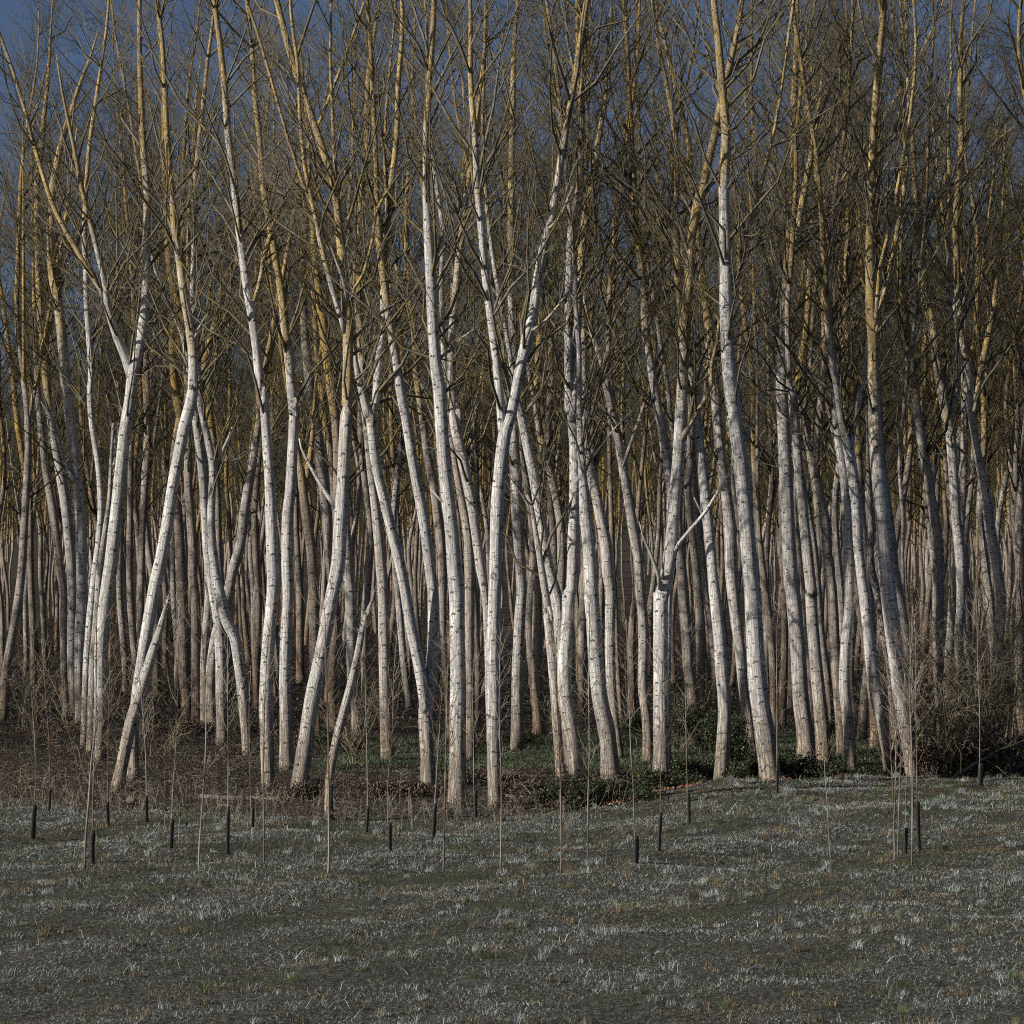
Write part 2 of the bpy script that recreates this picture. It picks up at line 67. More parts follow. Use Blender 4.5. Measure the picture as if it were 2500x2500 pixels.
["right curving stem of the triple stemmed clump, tall with twin tops",0,0.35,[1.56,66.14,-0.12,0.139,1.42,66.19,0.99,0.154,1.25,66.25,1.89,0.161,1.24,66.34,2.8,0.152,1.3,66.42,3.56,0.14,1.34,66.49,4.31,0.143,1.4,66.5,4.44,0.123,1.43,66.55,5.34,0.123,1.46,66.6,6.24,0.129,1.49,66.63,7.14,0.129,1.46,66.64,8.04,0.123,1.4,66.65,8.94,0.126,1.37,66.65,8.52,0.126,1.33,66.65,9.57,0.093,1.34,66.65,11.07,0.099,1.36,66.65,11.97,0.093,1.43,66.66,12.87,0.12,1.54,66.67,13.47,0.114,1.61,66.68,13.95,0.09],[[1.42,66.55,8.36,0.099,1.48,66.75,9.58,0.099,1.53,66.91,10.49,0.102,1.58,67.06,11.41,0.1,1.64,67.16,12.02,0.098,1.69,67.28,12.79,0.091,1.78,67.38,13.41,0.085,1.92,67.49,14.06,0.079],[1.52,66.49,6.95,0.039,1.82,66.54,7.43,0.033,2.18,66.59,7.89,0.024,2.45,66.62,8.25,0.018,2.9,66.67,8.67,0.012]]],
["white trunk right of the triple stemmed clump, leaning left as it rises",0,0.4,[2.31,65.79,-0.12,0.187,2.22,65.76,1.01,0.177,2.04,65.7,1.91,0.165,1.95,65.65,2.82,0.162,1.89,65.59,3.72,0.162,1.84,65.57,4.32,0.162,1.79,65.57,5.33,0.145,1.7,65.59,6.21,0.136,1.65,65.6,6.95,0.097,1.6,65.63,7.69,0.086,1.57,65.65,8.28,0.068,1.56,65.67,8.88,0.059],[]],
["shaded trunk closely behind the left leaning white trunk, streaked with sun",0.3,0.6,[2.82,73.4,-0.12,0.087,2.68,73.46,0.91,0.104,2.58,73.53,1.92,0.121,2.55,73.58,3.26,0.125,2.57,73.58,4.27,0.131,2.51,73.57,4.74,0.149,2.44,73.55,5.57,0.149,2.31,73.54,6.23,0.142,2.18,73.53,6.89,0.129,2.01,73.52,7.56,0.126,1.91,73.52,8.22,0.106,1.89,73.53,8.88,0.093,1.88,73.55,9.71,0.086,1.88,73.55,9.74,0.083,1.86,73.61,11.07,0.073,1.88,73.69,12.4,0.063],[]],
["thin brown trunk deep between the left leaning trunk and the S curved trunk",0.85,0.4,[3.36,86.78,-0.12,0.087,3.28,86.87,1.42,0.072,3.23,86.91,2.21,0.068,3.17,86.95,4.2,0.064,3.08,86.91,5.53,0.07,3.04,86.87,7.1,0.07,3.0,86.86,8.66,0.07,2.98,86.88,10.22,0.066],[]],
["mossy crooked trunk with a golden stripe in the dark behind the S curved trunk",0.9,0.9,[3.76,89.49,-0.12,0.123,3.8,89.51,1.32,0.119,3.78,89.52,2.54,0.119,3.86,89.51,3.77,0.102,3.9,89.51,3.95,0.089,3.93,89.4,5.56,0.076,4.01,89.28,7.16,0.068,4.2,89.15,9.17,0.06],[]],
["S curved tan trunk with a brown foot, fork halfway up",0.4,0.9,[3.47,71.82,-0.12,0.138,3.43,71.82,1.0,0.115,3.32,71.83,1.98,0.112,3.35,71.86,2.97,0.125,3.32,71.88,3.79,0.122,3.26,71.87,4.28,0.115,3.2,71.84,5.23,0.12,3.06,71.8,6.04,0.126,2.93,71.75,6.84,0.113,2.84,71.72,7.32,0.113,2.77,71.69,7.77,0.106,2.67,71.65,8.29,0.1,2.54,71.6,8.93,0.097,2.39,71.55,9.57,0.097,2.36,71.53,9.92,0.09,2.44,71.48,10.56,0.074,2.45,71.43,11.52,0.067,2.5,71.39,12.32,0.064,2.59,71.37,13.12,0.048],[[2.36,71.59,9.93,0.058,2.28,71.6,10.09,0.058,2.09,71.62,10.74,0.068,1.89,71.64,11.38,0.052,1.8,71.65,11.87,0.032],[2.81,71.65,7.52,0.058,2.99,71.57,8.03,0.045,3.18,71.49,8.6,0.039,3.37,71.4,9.18,0.032]]],
["stout trunk with a dead snapped prong and a broken limb crossing right",0,0.9,[3.41,64.38,-0.12,0.177,3.4,64.41,1.38,0.165,3.39,64.49,2.85,0.156,3.4,64.59,4.33,0.16,3.42,64.59,4.3,0.157,3.57,64.61,4.88,0.142,3.66,64.63,5.61,0.145,3.72,64.64,6.48,0.134,3.8,64.64,7.36,0.134,3.85,64.62,8.23,0.134,3.89,64.6,9.1,0.122,3.91,64.59,9.42,0.119,3.93,64.56,10.29,0.137,4.0,64.53,11.01,0.093,4.06,64.51,11.73,0.104,4.08,64.5,12.31,0.096,4.17,64.49,12.89,0.104,4.29,64.48,13.41,0.11,4.37,64.48,13.67,0.09],[[3.39,64.46,4.45,0.064,3.33,64.23,4.74,0.043,3.17,64.11,5.17,0.037,2.96,63.97,5.66,0.023,2.87,63.88,5.97,0.01],[3.42,64.46,4.68,0.038,3.44,64.22,5.03,0.026,3.46,64.13,5.34,0.014],[3.74,64.48,5.32,0.049,3.81,64.28,5.49,0.043,4.09,64.18,5.84,0.04,4.4,64.07,6.21,0.04,4.74,63.91,6.78,0.029,5.02,63.78,7.23,0.014],[3.87,64.52,7.84,0.064,3.99,64.3,8.07,0.058,4.18,64.21,8.41,0.052,4.41,64.09,8.8,0.043,4.52,64.02,9.06,0.04,4.51,63.89,9.51,0.04,4.61,63.76,9.93,0.037,4.66,63.6,10.49,0.031]]],
["two topped trunk tucked behind the dead pronged trunk, leaning left",0.25,0.8,[3.64,66.94,-0.12,0.107,3.65,66.9,1.56,0.095,3.67,66.92,3.09,0.092,3.73,66.98,5.34,0.075,3.75,66.98,6.7,0.096,3.68,66.97,7.3,0.108,3.61,66.96,7.9,0.114,3.49,66.93,8.5,0.099,3.36,66.9,9.25,0.096,3.24,66.85,10.03,0.093,3.15,66.81,10.63,0.099,3.12,66.76,11.38,0.086,3.06,66.72,11.97,0.078,2.96,66.67,12.72,0.069,2.9,66.63,13.46,0.075,2.87,66.6,13.97,0.075],[[3.16,66.77,10.54,0.066,3.3,66.82,10.99,0.057,3.48,66.89,11.54,0.054,3.58,66.95,12.15,0.045,3.64,67.02,12.76,0.036]]],
["brown footed trunk right of the dead pronged trunk, half sunk in ivy",0.55,0.4,[5.23,80.1,-0.12,0.169,5.16,80.04,0.94,0.168,5.01,80.01,2.04,0.146,4.93,80.0,3.14,0.15,4.84,79.99,4.24,0.15,4.78,79.94,5.11,0.133,4.72,79.89,5.83,0.115,4.68,79.8,6.9,0.09,4.62,79.7,7.97,0.072],[]],
["slim beige trunk behind the broken crossing limb",0.6,0.6,[7.0,104.12,-0.12,0.11,6.96,104.19,1.24,0.148,6.96,104.29,2.66,0.167,6.89,104.38,4.1,0.148,6.78,104.39,5.23,0.146,6.61,104.37,6.64,0.127,6.48,104.33,8.05,0.136,6.56,104.32,8.75,0.15,6.61,104.29,10.67,0.117,6.56,104.31,12.32,0.094],[[6.54,104.35,8.42,0.094,6.7,104.34,8.89,0.094,6.8,104.33,9.27,0.08,6.98,104.3,10.39,0.07]]],
["shaded slanting trunk just left of the thin upright right of the crossing limb",0.5,0.3,[7.98,111.2,-0.12,0.107,7.93,111.22,1.51,0.122,7.78,111.27,3.04,0.132,7.63,111.3,4.06,0.143,7.4,111.25,6.02,0.155,7.24,111.17,7.52,0.155,7.09,111.09,8.77,0.15,6.83,111.0,10.26,0.11,6.68,110.93,11.75,0.095],[]],
["sunlit trunk crossed by the broken limb, foot swinging left",0.1,0.6,[4.72,64.23,-0.12,0.12,4.79,64.24,0.8,0.141,4.83,64.27,1.68,0.129,4.77,64.31,2.56,0.132,4.71,64.37,3.44,0.13,4.62,64.46,4.33,0.121,4.58,64.51,4.74,0.113,4.53,64.59,5.47,0.11,4.47,64.65,6.05,0.119,4.42,64.71,6.63,0.119,4.34,64.78,7.36,0.114,4.25,64.86,8.24,0.108,4.18,64.92,9.12,0.105,4.1,64.94,9.44,0.088,3.97,64.98,10.32,0.076,3.84,65.01,11.2,0.08,3.8,65.03,12.08,0.088,3.75,65.04,12.96,0.067,3.8,65.05,13.67,0.059],[[4.42,64.58,5.96,0.026,4.32,64.58,6.19,0.023,4.21,64.58,6.42,0.02,4.15,64.59,6.54,0.009]]],
["golden topped trunk immediately left of the massive white trunk",0.25,1.0,[6.3,74.01,-0.12,0.142,6.23,74.03,0.55,0.139,6.07,74.13,1.9,0.129,5.97,74.22,2.91,0.132,5.85,74.33,3.93,0.143,5.78,74.39,4.74,0.154,5.74,74.45,5.92,0.161,5.64,74.48,6.92,0.137,5.52,74.49,7.76,0.131,5.42,74.5,8.77,0.127,5.36,74.5,9.6,0.137,5.29,74.5,10.14,0.127,5.22,74.5,11.15,0.127,5.12,74.5,11.82,0.107,5.02,74.51,12.66,0.101,4.92,74.53,13.5,0.087,4.81,74.56,14.34,0.077,4.73,74.6,15.08,0.074],[]],
["massive white trunk, widest of the right half, flared foot on the field edge",0,0.15,[5.86,63.76,-0.12,0.208,5.69,63.75,1.22,0.207,5.54,63.73,2.26,0.196,5.46,63.68,3.44,0.184,5.42,63.61,4.33,0.18,5.36,63.57,4.74,0.166,5.29,63.49,5.6,0.163,5.21,63.4,6.45,0.168,5.12,63.32,7.3,0.165,5.0,63.25,8.15,0.159,4.89,63.19,9.0,0.162,4.85,63.17,9.31,0.151,4.8,63.12,10.16,0.148,4.77,63.09,11.01,0.136,4.76,63.07,12.14,0.128,4.73,63.07,12.99,0.116,4.72,63.07,13.48,0.113],[[4.89,63.25,10.74,0.037,5.0,63.27,11.03,0.037,5.15,63.31,11.6,0.048,5.24,63.35,12.18,0.051,5.33,63.37,12.52,0.048,5.4,63.39,12.75,0.043],[5.24,63.39,7.76,0.029,5.33,63.4,8.08,0.026,5.41,63.4,8.36,0.02]]],
["pale straight trunk standing right of the massive white trunk",0.1,0.3,[7.53,72.27,-0.12,0.212,7.49,72.31,0.75,0.192,7.39,72.35,1.59,0.188,7.31,72.36,2.93,0.178,7.19,72.35,4.28,0.182,7.14,72.35,4.58,0.178,7.07,72.37,5.93,0.168,7.02,72.43,7.27,0.165,6.96,72.51,8.63,0.155,6.92,72.6,9.64,0.149,6.93,72.61,9.84,0.142,6.97,72.69,10.69,0.128,7.03,72.77,11.54,0.122,7.07,72.83,12.23,0.122,7.13,72.89,12.91,0.122,7.22,72.97,13.94,0.119,7.29,73.03,14.86,0.112],[[7.21,72.82,13.17,0.074,7.34,72.81,13.58,0.071,7.46,72.79,14.25,0.085,7.56,72.77,14.82,0.085],[7.21,72.83,13.34,0.044,7.38,72.85,13.58,0.047,7.86,72.92,14.17,0.047,8.27,72.97,14.61,0.047,8.41,72.99,14.82,0.041]]],
["orange footed trunk next to the pale straight trunk right of the massive one",0.35,0.3,[7.81,70.66,-0.12,0.168,7.78,70.67,0.51,0.161,7.72,70.71,1.33,0.161,7.63,70.77,2.32,0.145,7.55,70.86,3.3,0.138,7.5,70.96,4.29,0.142,7.52,70.95,4.25,0.139,7.43,71.04,5.24,0.132,7.33,71.11,6.24,0.126,7.24,71.17,7.23,0.122,7.15,71.21,8.22,0.122,7.06,71.23,9.38,0.109,7.0,71.23,9.41,0.086,6.96,71.24,10.4,0.073],[]],
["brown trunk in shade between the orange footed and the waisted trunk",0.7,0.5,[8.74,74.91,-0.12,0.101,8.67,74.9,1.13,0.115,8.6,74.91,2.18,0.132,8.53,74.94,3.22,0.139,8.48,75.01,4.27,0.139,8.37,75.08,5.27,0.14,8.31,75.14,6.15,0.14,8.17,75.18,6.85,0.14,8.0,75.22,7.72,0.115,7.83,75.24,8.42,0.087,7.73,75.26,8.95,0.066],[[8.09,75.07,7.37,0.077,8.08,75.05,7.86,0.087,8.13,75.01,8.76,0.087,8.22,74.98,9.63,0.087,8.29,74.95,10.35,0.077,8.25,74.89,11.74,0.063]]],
["white waisted trunk bowing right then back left, knotty in its lower half",0.1,0.2,[8.08,67.32,-0.12,0.135,8.01,67.34,1.18,0.122,7.92,67.36,2.12,0.119,7.95,67.39,3.06,0.116,8.03,67.44,3.84,0.116,8.04,67.48,4.31,0.113,8.04,67.54,4.9,0.122,8.04,67.61,5.53,0.123,8.02,67.68,6.16,0.12,7.97,67.78,7.11,0.107,7.85,67.86,7.9,0.098,7.76,67.93,8.69,0.082,7.71,67.98,9.33,0.07],[]],
["white trunk with a lyre shaped double top, left of the scaly dead stem",0,0.8,[9.04,67.36,-0.12,0.125,8.95,67.36,0.55,0.125,8.83,67.37,1.18,0.128,8.67,67.38,1.96,0.135,8.53,67.39,3.06,0.128,8.39,67.36,4.31,0.122,8.36,67.35,4.43,0.116,8.25,67.29,5.37,0.113,8.18,67.21,6.46,0.125,8.08,67.15,7.24,0.125,7.98,67.11,7.77,0.125,7.87,67.08,8.18,0.087,7.75,67.03,8.8,0.075,7.69,67.0,9.26,0.072,7.59,66.97,9.75,0.084,7.48,66.93,10.84,0.093,7.42,66.9,11.77,0.078,7.37,66.9,12.55,0.062],[[8.03,67.16,7.71,0.087,8.1,67.18,8.18,0.072,8.21,67.2,8.81,0.072,8.32,67.22,9.28,0.066,8.4,67.24,9.77,0.056,8.47,67.26,10.24,0.031]]],
["scaly dead stem with flaking dark bark, beside the white gold topped trunk",0.5,0.0,[9.37,68.83,-0.12,0.102,9.33,68.82,0.78,0.096,9.28,68.83,1.58,0.096,9.2,68.85,2.38,0.07,9.09,68.87,3.02,0.07,8.98,68.88,3.66,0.077,8.9,68.88,4.3,0.083,8.83,68.87,4.59,0.09,8.72,68.85,5.07,0.086,8.74,68.82,5.71,0.074,8.7,68.78,6.51,0.061,8.65,68.71,7.46,0.045,8.63,68.64,8.42,0.035,8.6,68.57,9.37,0.029,8.59,68.56,9.55,0.013],[]],
["white trunk with a bright gold top, standing alone on the right",0,1.0,[9.39,66.16,-0.12,0.129,9.27,66.09,0.78,0.135,9.11,65.99,1.71,0.16,8.99,65.92,2.48,0.159,8.87,65.84,3.4,0.168,8.76,65.78,4.32,0.174,8.68,65.77,5.2,0.168,8.62,65.76,6.12,0.162,8.52,65.75,7.04,0.156,8.45,65.74,7.95,0.147,8.41,65.72,9.17,0.137,8.4,65.71,9.35,0.131,8.39,65.68,10.27,0.125,8.33,65.65,10.87,0.116,8.32,65.6,11.78,0.114,8.3,65.55,12.39,0.107,8.31,65.5,12.99,0.094,8.31,65.42,13.8,0.091],[[8.45,65.53,10.4,0.04,8.5,65.54,10.71,0.043,8.57,65.56,11.08,0.049,8.67,65.57,11.48,0.055,8.79,65.59,12.03,0.061,8.92,65.62,12.61,0.058,9.01,65.64,13.16,0.058,9.11,65.66,13.74,0.053],[8.42,65.52,10.56,0.04,8.45,65.41,11.15,0.046,8.49,65.29,11.75,0.046,8.57,65.2,12.23,0.039,8.77,65.05,12.99,0.045,8.85,64.93,13.64,0.039]]],
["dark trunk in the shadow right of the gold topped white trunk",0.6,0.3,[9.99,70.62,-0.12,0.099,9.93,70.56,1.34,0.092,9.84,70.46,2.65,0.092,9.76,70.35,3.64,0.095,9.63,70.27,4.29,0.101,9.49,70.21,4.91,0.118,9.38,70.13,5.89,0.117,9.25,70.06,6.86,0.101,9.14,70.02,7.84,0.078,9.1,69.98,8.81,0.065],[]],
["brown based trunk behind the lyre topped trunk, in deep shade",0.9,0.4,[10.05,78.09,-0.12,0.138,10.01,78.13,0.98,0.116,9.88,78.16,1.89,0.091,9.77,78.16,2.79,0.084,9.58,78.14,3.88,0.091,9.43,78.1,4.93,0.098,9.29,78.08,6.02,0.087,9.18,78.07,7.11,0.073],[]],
["golden olive trunk with bent top left of the right hand thicket",0.6,0.9,[10.85,71.17,-0.12,0.139,10.85,71.17,0.98,0.139,10.75,71.17,1.97,0.122,10.73,71.18,2.96,0.129,10.72,71.23,4.29,0.129,10.73,71.26,4.58,0.136,10.74,71.34,5.58,0.129,10.67,71.4,6.24,0.126,10.56,71.46,6.91,0.113,10.47,71.52,7.57,0.12,10.31,71.6,8.58,0.107,10.19,71.66,9.58,0.093,10.16,71.67,9.77,0.1,10.03,71.72,10.78,0.103,9.93,71.74,11.61,0.1,9.84,71.75,12.45,0.077,9.87,71.75,13.28,0.053],[]],
["tall grey brown trunk with a high right fork inside the right hand thicket",0.3,0.6,[12.0,74.02,-0.12,0.107,11.97,74.02,0.83,0.117,11.83,74.01,1.69,0.124,11.73,73.98,2.55,0.113,11.68,73.94,3.24,0.11,11.74,73.9,4.1,0.113,11.71,73.87,5.27,0.134,11.6,73.87,6.3,0.127,11.54,73.89,7.33,0.124,11.47,73.92,8.36,0.131,11.34,73.95,9.05,0.127,11.22,73.98,9.74,0.114,11.17,73.99,9.94,0.11,11.11,74.03,10.63,0.114,10.98,74.07,11.49,0.114,10.81,74.11,12.18,0.114,10.75,74.14,13.05,0.107,10.67,74.16,14.09,0.09,10.58,74.17,15.02,0.072],[[11.44,74.02,8.84,0.076,11.55,74.08,9.3,0.069,11.66,74.13,9.68,0.065,11.69,74.18,10.12,0.066,11.67,74.3,11.0,0.073,11.62,74.41,11.87,0.062]]],
["rightmost tall trunk curving left as it rises through the thicket",0.1,0.7,[14.17,82.64,-0.12,0.119,14.11,82.51,1.54,0.134,14.17,82.42,2.69,0.142,14.25,82.34,4.03,0.142,14.12,82.34,4.95,0.149,13.93,82.34,6.1,0.157,13.78,82.34,7.24,0.142,13.58,82.34,8.2,0.119,13.39,82.32,9.35,0.103,13.31,82.29,10.11,0.119,13.39,82.3,9.95,0.111,13.23,82.26,10.9,0.115,13.07,82.21,11.67,0.115,12.96,82.12,12.8,0.099,12.9,82.01,13.94,0.092,12.86,81.9,15.07,0.095,12.92,81.79,16.08,0.091],[[13.44,82.17,9.52,0.069,13.53,82.23,10.14,0.073,13.73,82.31,11.1,0.096,13.9,82.37,11.87,0.088,14.06,82.44,12.64,0.077,14.15,82.52,13.61,0.058]]],
["dirty slanting trunk leaning left out of the right hand thicket",0.5,0.1,[10.66,71.16,-0.12,0.066,10.39,71.24,0.71,0.086,10.17,71.29,1.3,0.073,10.01,71.36,2.3,0.073,9.89,71.41,3.29,0.063,9.89,71.43,4.29,0.053,9.86,71.44,5.25,0.046],[]],
["brown trunk left of the vertical thin brown one beneath the tall right white trunks",0.8,0.6,[8.12,87.4,-0.12,0.093,8.08,87.35,0.95,0.102,8.07,87.33,1.76,0.11,7.99,87.31,2.98,0.118,7.83,87.3,4.19,0.126,7.74,87.26,4.96,0.101,7.63,87.18,5.97,0.081,7.57,87.09,6.99,0.061],[]],
["vertical thin brown trunk in the gap right of the massive white trunk",0.95,0.3,[8.4,87.86,-0.12,0.114,8.42,87.91,0.92,0.114,8.48,87.95,2.15,0.106,8.48,87.95,3.37,0.094,8.46,87.93,4.19,0.086,8.44,87.93,4.76,0.074,8.4,87.95,5.78,0.061],[]],
["narrow tan trunk squeezed between the pale straight and orange footed trunks",0.8,0.4,[8.81,83.03,-0.12,0.1,8.77,83.13,1.51,0.085,8.69,83.2,2.67,0.073,8.62,83.24,3.83,0.07,8.55,83.23,4.76,0.085,8.43,83.21,5.72,0.089,8.35,83.19,6.88,0.066],[]],
["dark footed trunk in the gap between the bowed trunk and smooth white pair",0.7,0.5,[-11.54,126.82,-0.12,0.162,-11.54,126.65,2.23,0.145,-11.56,126.6,3.97,0.133,-11.71,126.6,5.92,0.114,-11.59,126.56,8.19,0.108],[]],
["small dark trunk deep between the smooth pair and the thick leaning trunk",0.8,0.5,[-9.39,125.47,-0.12,0.166,-9.42,125.61,2.25,0.161,-9.42,125.64,3.97,0.155,-9.46,125.62,4.78,0.141,-9.57,125.57,6.75,0.113,-9.6,125.56,8.73,0.096],[]],
["golden leaning trunk at the far left edge of the wood",0.8,1.0,[-20.45,120.94,-0.12,0.138,-20.5,121.07,2.34,0.138,-20.6,121.18,4.0,0.139,-20.64,121.19,5.86,0.136,-20.65,121.16,7.5,0.136,-20.74,121.13,8.59,0.142,-20.98,121.09,10.11,0.142,-21.14,121.08,11.04,0.125],[]],
["thin golden trunk, second from the far left edge of the wood",0.7,1.0,[-24.7,149.68,-0.12,0.137,-24.79,149.43,3.15,0.13,-24.91,149.37,4.79,0.114,-24.91,149.38,7.14,0.114,-25.18,149.39,8.82,0.094,-25.27,149.32,11.51,0.081,-25.35,149.19,13.52,0.074],[]]
]
